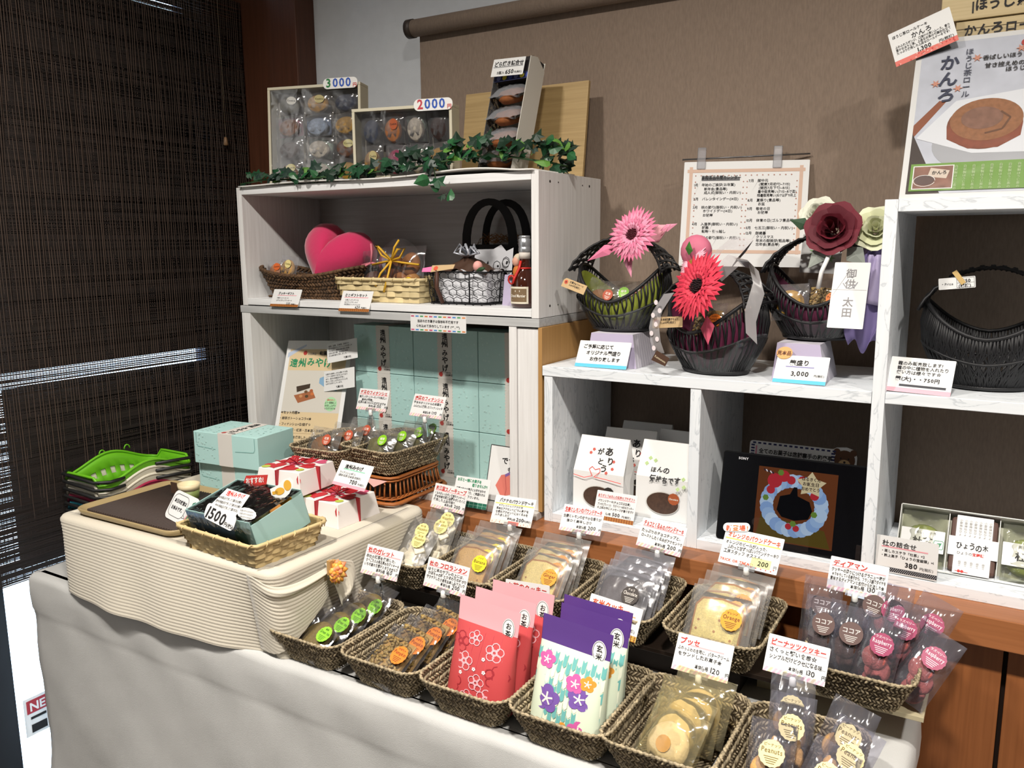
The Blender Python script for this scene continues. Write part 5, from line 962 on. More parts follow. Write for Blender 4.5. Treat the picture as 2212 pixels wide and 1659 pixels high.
for pts in ([(0, .083, .034), (-.03, .112, .05), (-.045, .118, .045), (-.03, .095, .038), (0, .083, .034)], [(0, .083, .034), (.03, .105, .05), (.048, .108, .045), (.03, .088, .038), (0, .083, .034)], [(0, .083, .034), (.015, .112, .045), (.022, .13, .04)], [(0, .083, .034), (-.02, .05, .045), (-.035, .02, .042)], [(0, .083, .034), (.004, .04, .045), (-.006, .005, .042)]): MB().tube(pts, .0028, YR, 5).build('raffia_loop', t)
t = thing('pink_tied_bag', 'clear cookie bag tied with pink ribbon behind the raffia gift', 'gift', mtx=pose(-1.36, 1.59, -.12, 6, 12, 4)); MB().ball((0, .03, 0), .03, .028, .018, mat('5a3424', .8)).build('cookie', t); MB().pillow(.07, .11, .035, CLEAR, 11, .003, .08).build('wrapper', t)
b = MB()
for pts in ([(-.03, .072, .012), (0, .075, .016), (.02, .072, .012)], [(0, .075, .016), (-.03, .062, .02), (-.05, .06, .02)], [(0, .075, .016), (.004, .1, .02), (.001, .122, .02)]): b.tube(pts, .0028, mat('d87a88', .6), 5)
b.build('pink_ribbon', t)
b = MB().ball((0, 0, 0), .062, .05, .075, mat('b9b9bb', 1, bump=1, bscale=60, sheen=.6), 24, 16); o = b.build('fur_ball'); o.location = P(-1.385, 1.728, -.058); tag(o, 'grey fluffy ball at the back of the shelf', 'ornament')
# chicken-wire basket with wrapped gift
t = thing('wire_basket', 'black hexagonal wire basket with a brown leather strap', 'basket', P(-1.078, 1.60, -.1352)); WR = mat('1f1f22', .4, metal=.6); w, l, h = .178, .125, .074
b = MB()
for z, s_ in ((.003, .92), (h, 1)): b.tube([(p.x*s_, p.y*s_, z) for p, n_, d in oval(w, l, .025, 40)], .002, WR, 5, True)
for x in (-.06, .04, .086): b.tube([(x*.92, -l/2*.92, .003), (x, -l/2, h)] if x < .08 else [(x*.92, 0, .003), (x, 0, h)], .0018, WR, 5)
b.build('wire_frame', t)
b = MB(); hx = .0135; per = oval(w, l, .025, 240); L_ = 2*(w+l)-8*.025+2*PI*.025
def onw(s, z): p, n_, d = per[int(s/L_*240) % 240]; f = .92+.08*z/h; return Vector((p.x*f, p.y*f, z))
rows = 4; cw = L_/24; rh = h/rows
for r in range(rows):
    for i in range(24):
        s0 = cw*(i+(r % 2)*.5); z0 = r*rh
        for (sa, za), (sb, zb) in (((0, .25), (0, .75)), ((0, .75), (.5, 1)), ((0, .75), (-.5, 1)), ((0, .25), (.5, 0))):
            b.tube([onw((s0+sa*cw) % L_, z0+za*rh), onw((s0+sb*cw) % L_, min(h, z0+zb*rh))], .0009, WR, 4)
b.build('hexagon_mesh', t, kind='stuff'); MB().tube([(-.045, -l/2-.004, h+.004), (-.047, -l/2-.005, .04), (-.035, -l/2*.92-.003, .003)], .005, mat('4a2a1c', .6), 6).build('leather_strap', t)
t = thing('wrapped_gift', 'white paper gift with brown tissue and a silver bow in the wire basket', 'gift', P(-1.078, 1.60, -.131)); b = MB()
b.grid(lambda u, v: (lambda p: (p.x*(.9+.05*math.sin(u*40)), p.y*(.9+.05*math.cos(u*31)), .002+v*.070+.004*math.sin(u*50)*v))(oval(.16, .106, .03, 60)[int(u*60) % 60][0]), 60, 7, mat('dcdde2', .8, bump=.5, bscale=80), True, True); b.build('white_paper', t)
b = MB(); b.grid(lambda u, v: ((u-.5)*.15, (v-.5)*.1, .068+.035*math.exp(-((u-.5)**2+(v-.5)**2)*9)+.006*math.sin(u*17)*math.cos(v*13)), 20, 14, mat('4a3428', .5)); b.build('brown_tissue', t)
b = MB(); SV = mat('c8ccd6', .3, metal=.3)
for k in range(9): a = k*.7; b.tube([(0, 0, .105), (math.cos(a)*.02, math.sin(a)*.012-.01, .125+.006*(k % 2)), (math.cos(a+.4)*.034, math.sin(a+.4)*.02-.015, .112), (0, -.01, .104)], .003, SV, 5)
b.build('silver_bow', t); b = MB(); b.ball((.055, -.05, .083), .011, .011, .012, mat('e8a8a0', .6)); b.build('pink_rosebud', t); b = MB(); b.spindle((.05, -.052, .072), (.082, -.06, .080), .005, mat('2a4a2a', .6)); b.build('leaf', t)
b = MB(); b.T = Matrix.Translation((-.04, -.066, .078)) @ Matrix.Rotation(1.0, 4, 'X') @ Matrix.Rotation(.1, 4, 'Z'); b.prism([(-.045, -.006), (-.02, -.008), (-.02, .006), (-.045, .004)], 0, .0008, mat('f078b0', .6)); b.prism([(-.02, -.009), (.04, -.005), (.042, .006), (-.02, .009)], 0, .0008, mat('c8ab80', .6)); b.disc(-.008, 0, .006, .001, mat('d85a3a', .6), 14); b.T = Matrix(); b.build('paper_tag', t)
# tote bag with printed paper
t = thing('tote_bag', 'black tote bag with tall arched handles and printed paper', 'bag', P(-1.082, 1.72, -.1352)); BL = mat('121214', .85)
MB().box(-.07, .095, -.03, .035, 0, .135, BL).build('bag_body', t, bevel=.006)
for yy, sx, sh in ((-.028, 1, 0), (.03, .9, .012)):
    b = MB(); pts = [(sh+(-.062-.008*math.sin(a))*sx if False else sh+.078*sx*-math.cos(a), yy, .125+.118*math.sin(a)**.75) for a in [PI*i/16 for i in range(17)]]
    b.add([q_ for p in pts for q_ in ((p[0]*1.0, p[1]-.001, p[2]), (p[0]*.70+sh*.2, p[1]-.001, p[2]*.875+.014))], [(2*i, 2*i+1, 2*i+3, 2*i+2) for i in range(16)], BL); b.build('handle', t, solid=.003)
b = MB()
rd = random.Random(6)
for k in range(120): a = rd.uniform(0, 6.28); c_ = Vector((rd.uniform(-.04, .06), rd.uniform(-.02, .03), .138+rd.uniform(0, .02))); e = Vector((math.cos(a), rd.uniform(-.4, .4), math.sin(a)*.7))*.012; b.spindle(c_-e, c_+e, .0008, mat('8a5a26', .8, island=.3), 3)
b.build('straw_filling', t, kind='stuff')
s = MB(); s.T = Matrix.Translation((.035, -.080, 0)) @ Matrix.Rotation(1.45, 4, 'X'); s.prism([(-.052, .0), (.052, .0), (.054, .128), (.035, .12), (.02, .135), (.0, .125), (-.052, .124)], -.0004, .0004, mat('d2d3d8', .7)); rd = random.Random(4)
for k in range(16):
    x, y, r = rd.uniform(-.04, .042), rd.uniform(.012, .112), rd.uniform(.005, .011)
    if k % 3: s.line([(x+math.cos(q*.785)*r, y+math.sin(q*.785)*r*1.2) for q in range(8)], .0014, .0008, INK, True); s.disc(x+r*.3, y, r*.3, .0008, INK, 7)
    else: s.poly([(x-r*.7, y-r), (x+r*.8, y-r*.4), (x+r*.3, y+r*.9), (x-r*.2, y)], .0008, INK)
s.T = Matrix(); s.build('printed_paper', t, label='white paper with black ink doodles')
card('lavender_card', 'small lavender card leaning beside the bottle', 'card', pose(-.957, 1.578, -.1352, -4, 12, 2), .042, .07, [('お名前', .2, .8, .06, 'y')], None, .3, 'paper cards and notices', paper=mat('b9aec8', .6))
t = thing('liqueur_bottle', 'dark amber liqueur bottle with red ribbon and silver cap', 'bottle', P(-.898, 1.543, -.1352)); GLS = mat('3a1408', .08, coat=.6)
MB().lathe([(.0, .001), (.026, .001), (.030, .005), (.031, .03), (.029, .055), (.021, .072), (.0125, .082), (.011, .105), (.0115, .112), (.0115, .125)], GLS, 28).build('glass_body', t)
MB().lathe([(.0125, .118), (.0132, .120), (.0132, .128), (.0122, .129), (.0132, .131), (.0132, .146), (.0105, .1475), (.0125, .1485), (.0115, .153), (0, .1535)], mat('c4c8cc', .3, metal=.8), 24).build('cap', t); MB().lathe([(.0118, .104), (.0122, .104), (.0122, .1185), (.0118, .1185)], mat('d8d0c8', .6), 24).build('neck_label', t)
def onb(x, y, z): a = x/.0312; return (math.sin(a)*(.0314+z), -math.cos(a)*(.0314+z), y)
class Bottle(MB):
    def add(q, vs, fs, m, smooth=False): return MB.add(q, [onb(*p) for p in vs], fs, m, smooth)
s = Bottle()
for k in range(12): s.rect(-.024+.004*k, .010, -.02+.004*k, .046, .0, mat('e4dcc8', .6))
for k in range(10): s.rect(-.020+.004*k, .014, -.016+.004*k, .042, .0003, mat('7a6448', .6))
s.text('Grand Marnier', 0, .024, .0085, mat('efe8d8', .6), .0007, True, 0, 'c', .036); s.rect(-.006, .035, .006, .0385, .0006, mat('d8d0c0')); s.rect(-.014, .018, .014, .019, .0006, mat('c8bca0')); s.build('paper_label', t, label='brown and cream label')
RB = mat('c82a24', .4); b = MB(); b.tube([(math.cos(a*.5236)*.0125, math.sin(a*.5236)*.0125, .084) for a in range(12)], .0022, RB, 5, True); b.build('ribbon_loop', t); b = MB(); b.tube([(-.002, -.013, .100), (-.004, -.0165, .084), (-.010, -.026, .064), (-.012, -.029, .052)], .003, RB, 5); b.build('ribbon_tail', t); b = MB(); b.tube([(-.018+math.cos(a*.628)*.006, -.026+.002*math.sin(a), .060+math.sin(a*.628)*.009) for a in range(10)], .002, RB, 5, True); b.build('wax_seal', t)
t = thing('small_doll', 'tiny doll in an orange outfit behind the bottle', 'doll', P(-.945, 1.59, -.076)); MB().ball((0, 0, .038), .011, .011, .012, mat('e0a890', .6)).build('head', t); MB().ball((.003, .004, .044), .013, .012, .012, mat('d8c8b0', .9)).build('cap', t); MB().ball((.002, 0, .015), .012, .010, .016, mat('c8762e', .7)).build('body', t); MB().ball((-.012, -.004, .003), .009, .007, .006, mat('5a2a1c', .6)).build('shoe', t); MB().box(-.018, .014, -.004, .012, -.063, 0, mat('b9aec8')).build('stand', t)
# ================================================================== black flower baskets
BW_ = mat('17171a', .55, island=.4)
def black_basket(t, a, b, hr, hs, ha, n=44, liner=None, dense=1, cello=False):
    """oval bowl: low front rim (hr), shoulders rising (hs) into an arched handle (ha)"""
    zc = ha*.46; f0 = math.asin(min(.95, max(.05, (hs-zc)/(ha-zc))))
    def rim(th): k = abs(math.cos(th))**1.7; return Vector((a*math.cos(th)*(1-(1-math.cos(f0))*k), b*math.sin(th), hr+(hs-hr)*k))
    def base(th): return Vector((a*.58*math.cos(th), b*.66*math.sin(th), .004))
    def wall(th, v): p = base(th).lerp(rim(th), v); bul = 1+.24*math.sin(v*PI); return Vector((p.x*bul, p.y*(1+.12*math.sin(v*PI)), p.z))
    s = MB(); rd = random.Random(int(a*1e4))
    for i in range(n):
        th = i*2*PI/n
        for sg in (-1, 1):
            for q in range(dense):
                w_ = th+sg*(.06+.05*q)+rd.uniform(-.02, .02); s.tube([wall(w_, 0), wall(w_-sg*.05, .25), wall(th-sg*.01, .48), wall(w_-sg*.03, .75), wall(th+sg*(.05+.04*q), 1)], .0019, BW_, 5)
    s.build('cane_strands', t, kind='stuff')
    for v, r in ((0.02, .004), (.5, .0026), (1, .0036)): MB().tube([wall(i*2*PI/48, v) for i in range(48)], r, BW_, 6, True).build('ring', t)
    s = MB(); hw = lambda f: .012+b*.62*abs(math.cos(f))**2
    for q in (-1, -.5, 0, .5, 1):
        s.tube([Vector((a*1.02*math.cos(f), q*hw(f)+.0015*math.sin(f*23+q*5), zc+(ha-zc)*math.sin(f)+.0015*math.cos(f*29+q*7))) for f in [f0*.7+(PI-f0*1.4)*i/26 for i in range(27)]], .0026, BW_, 5)
    for i in range(34):
        f = f0*.7+(PI-f0*1.4)*(i+.5)/34; w_ = hw(f); x = a*1.02*math.cos(f); z = zc+(ha-zc)*math.sin(f); g = (-1)**i*.05
        s.tube([(x, -w_, z-.002), (a*1.04*math.cos(f+g), 0, zc+(ha-zc)*1.02*math.sin(f+g)+.001), (x, w_, z-.002)], .0027, BW_, 5)
    s.build('arched_handle', t)
    MB().lathe([(0, .002), (a*.62, .002), (a*.62, .006), (0, .006)], BW_, 30, 1, b*.66/(a*.60)).build('base_disc', t)
    if liner: MB().grid(lambda u, v: wall(u*2*PI, .04+v*.86)*.95+Vector((0, 0, .006)), 40, 8, liner, True, True).build('paper_liner', t)
    if cello: MB().grid(lambda u, v: wall(u*2*PI, v*.5)*1.05+Vector((.002*math.sin(u*31), .002*math.cos(u*27), .002)), 50, 7, film('e8ecee', .03, .06, .1, .4, 16), True, True).build('cellophane', t)
def gerbera(t, p, n, R, cols, ctr, rings=4, name='gerbera_bloom'):
    n = Vector(n).normalized(); x = n.orthogonal().normalized(); y = n.cross(x); rd = random.Random(int(R*1e5)); s = MB()
    for r in range(rings):
        m_ = 34-5*r; L_ = R*(1-.17*r); lift = .03+.13*r
        for k in range(m_):
            a = (k+rd.random()*.5)*2*PI/m_; d = (x*math.cos(a)+y*math.sin(a)); tip = d*L_*rd.uniform(.9, 1.05)+n*L_*lift*rd.uniform(.5, 1.1); w_ = d.cross(n)*L_*.12; b0 = d*R*.1; md = d*L_*.62+n*L_*(lift*.6+.05)
            s.add([b0, md-w_, tip, md+w_, md+n*.002], [(0, 1, 4), (1, 2, 4), (2, 3, 4), (3, 0, 4)], cols[r % len(cols)])
    f = s.build(name, t); f.location = p; c_ = MB()
    for k in range(40): a = k*2.4; rr = R*.2*math.sqrt(k/40); q = x*math.cos(a)*rr+y*math.sin(a)*rr; c_.spindle(q, q+n*R*.18, R*.025, ctr, 4)
    c_.build('flower_centre', f, kind='stuff'); return f
def rose(t, p, n, R, cols, name='rose_bloom'):
    n = Vector(n).normalized(); x = n.orthogonal().normalized(); y = n.cross(x); rd = random.Random(int(R*1e5)+3); f = None
    for r in range(5):
        s = MB(); m_ = 3+r
        for k in range(m_):
            a0 = k*2*PI/m_+r*.9; rad = R*(.18+.19*r); hgt = R*(1.0-.12*r)
            def fn(u, v, a0=a0, rad=rad, hgt=hgt, r=r):
                a = a0+(u-.5)*2*PI/m_*1.5; q = rad*(.35+.65*v+.22*v*v*(r > 2))*(1+.05*math.sin(u*9+r)); return (x*math.cos(a)+y*math.sin(a))*q+n*(hgt*(v-.35)*(1-.55*abs(2*u-1)**2.5)-R*.06*r*v*v)
            s.grid(fn, 7, 6, cols[r % len(cols)])
        if f is None: f = s.build(name, t); f.location = p
        else: s.build('petal_ring', f)
    return f
def leaf(t, p, d, n, L_, m, w_=.35):
    d = Vector(d).normalized(); n = Vector(n); wv = d.cross(n).normalized()*L_*w_; p = Vector(p)
    MB().add([p, p+d*L_*.4+wv, p+d*L_, p+d*L_*.4-wv, p+d*L_*.5+n.normalized()*L_*.08], [(0, 1, 4), (1, 2, 4), (2, 3, 4), (3, 0, 4)], m).build('leaf', t)
def kraft(t, mtx, w, h, txt, red=True):
    s = MB(); s.prism([(-w/2, 0), (w/2, 0), (w/2, h), (-w/2+.005, h), (-w/2, h-.005)], -.0004, .0004, mat('c9ab7e', .7)); s.disc(-w/2+.008, h*.6, h*.22, .0008, mat('d0553a', .6), 14); s.disc(-w/2+.008, h*.6, h*.08, .001, INK, 8)
    for k, q in enumerate(txt): s.text(q, -w/2+.017, h*(.66-.3*k), h*.24, INK, .0008, False, .8, maxw=w*.6)
    o = s.build('kraft_tag', t, label='brown kraft price tag'); o.matrix_basis = t.matrix_basis.inverted() @ mtx; return o
PKs = [mat('e07a9c', .7), mat('eb98b4', .7)]; RDs = [mat('d0304a', .7), mat('dc3c52', .7)]; GL_ = mat('3f7a2e', .6)
# lavender stands
def stand(label, x0, x1, y0, y1):
    t = thing('paper_stand', label, 'stand', P((x0+x1)/2, (y0+y1)/2, -.2513), group='lavender paper stands'); zt, zb = -.184, -.2513; e = .016
    b = MB(t.location); b.add([(x0-.004, y0-e, zb+ZC), (x1+e, y0-e, zb+ZC), (x1+e, y1, zb+ZC), (x0-.004, y1, zb+ZC), (x0, y0, zt+ZC), (x1, y0, zt+ZC), (x1, y1, zt+ZC), (x0, y1, zt+ZC)], [(3, 2, 1, 0), (4, 5, 6, 7), (1, 2, 6, 5), (2, 3, 7, 6), (3, 0, 4, 7)], mat('dcd8e2', .7)); b.add([(x0-.004, y0-e, zb+ZC), (x1+e, y0-e, zb+ZC), (x0, y0, zt+ZC), (x1, y0, zt+ZC)], [(0, 1, 3, 2)], mat('b8aec8', .7)); b.build('folded_card', t)
    s = MB(t.location); n = 9
    for k in range(n):
        f = (k+.5)/n; s.add([(x1+e+.0004, y0-e+(y1-y0+e)*f-.0008, zb+ZC), (x1+e+.0004, y0-e+(y1-y0+e)*f+.0008, zb+ZC), (x1+.0004, y0+(y1-y0)*f+.0008, zt+ZC), (x1+.0004, y0+(y1-y0)*f-.0008, zt+ZC)], [(0, 1, 2, 3)], mat('bcb6c8', .7))
    s.build('side_stripes', t)
stand('lavender folded stand under the pink flower basket', -.748, -.655, 1.562, 1.66); stand('lavender folded stand under the rose basket', -.366, -.29, 1.562, 1.66)
# basket with pink gerbera
t = thing('flower_basket', 'black cane basket with a pink gerbera on its handle', 'basket', P(-.710, 1.640, -.1835), group='black flower baskets')
black_basket(t, .108, .078, .064, .140, .197, 40, mat('a8b446', .8, var=.2, vscale=20), 1, True)
gerbera(t, (.055, -.085, .200), (-.25, -1, .35), .060, PKs, mat('5a1a2a', .8)); leaf(t, (.035, -.085, .165), (-.1, -.2, -1), (0, -1, 0), .022, GL_)
MB().grid(lambda u, v: (.070+.026*math.cos(u*5)*(1-.2*v)+.03*v, -.055+.022*math.sin(u*5), .185+.035*v), 16, 6, mat('e8a8b4', .7)).build('pink_paper_roll', t, solid=.0008); leaf(t, (.098, -.05, .208), (1, -.1, .35), (0, -1, .3), .04, PKs[1], .2)
for k, q in enumerate(((-.5, -.3), (.3, -.9))): leaf(t, (.02+.01*k, -.07, .185), (q[0], -.2, q[1]), (0, -1, .2), .075, PKs[k], .16)
kraft(t, pose(-.785, 1.545, -.096, -4, 18, -17), .060, .020, ['焼菓子&フルーツ', '2,000円(税抜)'])
for i, (dx, k, nm) in enumerate(((-.05, 'fb', 'brown financier'), (-.005, 'fg', 'green financier'), (.045, 'fb', 'brown financier'))): clone(PROTO[k], pose(-.710+dx, 1.607, -.150, -4+5*i, 20, -14+14*i) @ Matrix.Scale(.92, 4), f'{nm} on the {("left", "middle", "right")[i]} in the pink gerbera basket', 'treats in the flower baskets')
# basket with red gerbera
t = thing('flower_basket', 'black cane basket with a big red gerbera standing on the cube shelf', 'basket', P(-.490, 1.592, -.2513), group='black flower baskets', rz=math.radians(-22))
black_basket(t, .112, .082, .082, .150, .200, 44, mat('74284c', .8, var=.3, vscale=20), 1, True)
gerbera(t, (.040, -.105, .172), (-.15, -1, .35), .070, RDs, mat('200a10', .8), 4); gerbera(t, (-.012, -.062, .215), (-.3, -1, .5), .038, [mat('f0b4c4', .7)], mat('a88a3a', .8), 3)
MB().ball((-.020, -.045, .235), .034, .024, .032, mat('d0708a', .7, bump=.8, bscale=40), 16, 10).build('pink_tissue_bud', t); leaf(t, (-.012, -.075, .228), (.2, -.2, 1), (0, -1, .2), .028, GL_); leaf(t, (.045, -.085, .118), (.25, -.2, -1), (0, -1, .1), .055, mat('c8506a', .7), .3)
rb = MB(); RF = film('f2eef0', .3, .06, .3, .2, 20)
def rib(pts, w_):
    vs = []
    for p in pts: vs += [Vector(p), Vector(p)+Vector(w_)]
    rb.add(vs, [(2*i, 2*i+2, 2*i+3, 2*i+1) for i in range(len(pts)-1)], RF, True)
rib([(-.045, -.105, .155), (-.062, -.118, .12), (-.066, -.122, .09), (-.058, -.125, .062), (-.052, -.12, .04)], (.026, 0, .004)); rib([(.03, -.06, .20), (.065, -.055, .23), (.10, -.045, .22), (.118, -.05, .18), (.11, -.06, .13), (.116, -.062, .09)], (.018, .01, -.02)); rib([(.0, -.05, .205), (.045, -.04, .240), (.085, -.03, .235), (.06, -.045, .2)], (.016, 0, .022)); rb.build('sheer_ribbon', t, label='sheer ribbon with white dots')
dt = MB()
for k, (x, z) in enumerate(((-.045, .14), (-.052, .115), (-.044, .098), (-.055, .08), (-.04, .07), (-.048, .052), (-.035, .125))): dt.disc(x, z, .005, 0, mat('f4e8ea', .5), 12)
o = dt.build('ribbon_dots', t); o.matrix_basis = Matrix.Translation((0, -.1265, 0)) @ Matrix.Rotation(PI/2, 4, 'X')
o = MB().prism([(-.019, 0), (.017, .004), (.019, .022), (-.016, .022)], 0, .0008, mat('4a3020', .6)).text('Kamawanu', 0, .009, .006, mat('d8c8a8'), .0012, False, 0, 'c', .03).build('brown_label', t); o.matrix_basis = Matrix.Translation((-.035, -.127, .022)) @ Matrix.Rotation(.35, 4, 'Y') @ Matrix.Rotation(1.4, 4, 'X')
kraft(t, pose(-.560, 1.505, -.160, -4, 10, 5), .062, .021, ['お茶&焼菓子セット', '2,600円(税抜)'])
clone(PROTO['flo'], pose(-.50, 1.545, -.195, -10, 24, 4) @ Matrix.Scale(.8, 4), 'seed florentine tucked in the red gerbera basket', 'treats in the flower baskets')
# basket with roses
t = thing('flower_basket', 'black cane basket with burgundy and white roses beside the tall shelf', 'basket', P(-.312, 1.652, -.1825), group='black flower baskets')
black_basket(t, .104, .078, .066, .140, .194, 40, mat('6a2a4a', .8, var=.4, vscale=14), 1, True)
rose(t, (.030, -.075, .206), (-.1, -1, .35), .043, [mat('6a1426', .7), mat('5a0f20', .7)]); rose(t, (-.008, -.02, .235), (-.2, -1, .6), .030, [mat('dfe0d0', .7)]); rose(t, (.098, -.055, .205), (.1, -1, .4), .036, [mat('e2e4c4', .7), mat('d6d9b0', .7)])
leaf(t, (-.01, -.06, .21), (-1, -.2, .35), (0, -1, .3), .04, mat('2c4a30', .6), .3); leaf(t, (.055, -.07, .175), (.6, -.2, -.6), (0, -1, .3), .05, mat('8a9088', .6), .35); leaf(t, (.02, -.07, .175), (-.5, -.2, -.7), (0, -1, .3), .05, mat('9aa098', .6), .3)
PUR = mat('8a7cb0', .7, bump=.4, bscale=50)
MB().grid(lambda u, v: (.098+(u-.5)*(.04+.03*math.sin(v*2.6))-.01*v+.004*math.sin(v*13+u*5), -.040-.02*math.sin(u*PI)+.006*math.sin(u*14+v*6), .185-.19*v+.012*math.sin(u*9)*v), 24, 20, PUR).build('purple_tissue', t, solid=.001); MB().grid(lambda u, v: (.100+(u-.5)*(.03+.04*v), -.058-.008*math.sin(u*PI)+.005*math.sin(u*15+v*4), .160-.085*v-.02*abs(u-.4)*v), 20, 10, mat('b8acd0', .7)).build('lavender_tissue', t, solid=.001)
MB().tube([(.03, -.085, .165), (.018, -.095, .13), (.014, -.095, .10)], .004, WHITE, 5).build('white_ribbon', t)
m_ = pose(-.355, 1.60, -.145, -4, 14, 4); inst('gk5', make_gift(*GK[5]), m_ @ Matrix.Scale(1.15, 4), 'mustard packet in the rose basket', 'treats in the flower baskets'); clone(PROTO['flo'], pose(-.30, 1.605, -.145, 2, 16, -3) @ Matrix.Scale(.72, 4), 'seed florentine tucked in the rose basket', 'treats in the flower baskets')
mp = card('leaf_print_sheet', 'clear sheet with green maple leaves behind the roses', 'paper', pose(-.325, 1.70, -.06, 2, 8, -2), .075, .075, [], None, 0)
s = MB()
for x, y in ((-.012, .04), (.016, .03), (.006, .06)):
    s.poly([(x+math.cos(k*PI/7)*(.012 if k % 2 == 0 else .005), y+math.sin(k*PI/7)*(.012 if k % 2 == 0 else .005)) for k in range(14)], .0008, mat('9ac48a', .6))
s.build('maple_print', mp)
gk_ = card('name_card', 'tall white name card hanging on the rose basket', 'card', pose(-.245, 1.53, -.149, 0, 20, -.5), .0593, .1202, [], None, 0, 'paper cards and notices')
s = MB(); gm = mat('8c8a8c', .7); s.text('御供', .0, .112, .018, gm, .0008, vert=True); s.text('太田', .0, .060, .018, gm, .0008, vert=True); s.line([(-.028, .070), (.028, .070)], .0008, .0008, mat('cfcdcd')); s.line([(-.012, .082), (-.006, .074), (0, .072), (.007, .075), (.012, .084)], .0014, .001, mat('9a9aa0')); s.build('brush_lettering', gk_)
# hanging calendar
t = card('calendar_sheet', 'white gift calendar sheet hanging from a thin metal rod', 'poster', pose(-.4905, 1.735, -.0494, 14, 10.5, -.8), .2523, .221, [('御贈答品年間カレンダー', .15, .83, .042, 'kB', .32)]+[(q, .09, y, .032, 'k', .40) for q, y in (('1月　年始のご挨拶(お年賀)', .765), ('　　　新年会(景品等)', .725), ('　　　成人式(御祝い・内祝い)', .69), ('2月　バレンタインデー(14日)', .63), ('3月　桃の節句(御祝い・内祝い)', .55), ('　　　ホワイトデー(14日)', .515), ('　　　お彼岸', .475), ('4月　入進学(御祝い・内祝い)', .39), ('　　　就職', .355), ('　　　転勤・引っ越し', .32), ('5月　端午の節句(御祝い・内祝い)', .26))]+[(q, .53, y, .032, 'k', .38) for q, y in (('7月　御中元', .80), ('　　　(関東7月初旬~7/15)', .765), ('　　　(関西7月下旬~8/15)', .73), ('　　　暑中御見舞い(7/15~8/7迄)', .695), ('　　　残暑御見舞い(8/7以降9月上', .66), ('8月　夏祭り(景品等)', .615), ('　　　お盆', .58), ('9月　敬老の日', .535), ('　　　お彼岸', .50), ('10月　体育の日(ゴルフ景品等)', .425), ('11月　七五三(御祝い・内祝い)', .355), ('12月　御歳暮', .305), ('　　　クリスマス', .27), ('　　　年末の御挨拶(粗品等)', .235), ('　　　忘年会(景品等)', .20))], None, 0, None, [(.15, .46, .815, GRY)])
s = MB(); w, h = .2523, .221; bm = mat('d8b8a4', .7); rd_ = mat('b07868', .7)
for x in (-w*.44, w*.44): s.rect(x-.0035, h*.12, x+.0035, h*.95, .0006, bm)
for y in (h*.14, h*.91): s.rect(-w*.47, y-.0035, w*.47, y+.0035, .0007, bm)
for x in (-w*.40, -w*.01, w*.02, w*.41):
    for k in range(12): s.disc(x, h*(.2+.055*k), .0016, .0008, rd_, 4)
for k in range(18): s.disc(-w*.4+w*.045*k, h*.865, .0016, .0008, rd_, 4)
s.build('border_print', t); MB().tube([(-w*.52, h+.006, -.002), (w*.50, h+.013, -.002)], .0017, mat('7a7a7c', .3, metal=.8), 8).build('metal_rod', t)
for x in (-w*.36, w*.25): MB().box(x-.009, x+.009, h-.016, h+.03, -.006, .004, film('e8e8ee', .25, .15, .1, 0)).build('clear_clip', t, bevel=.002)
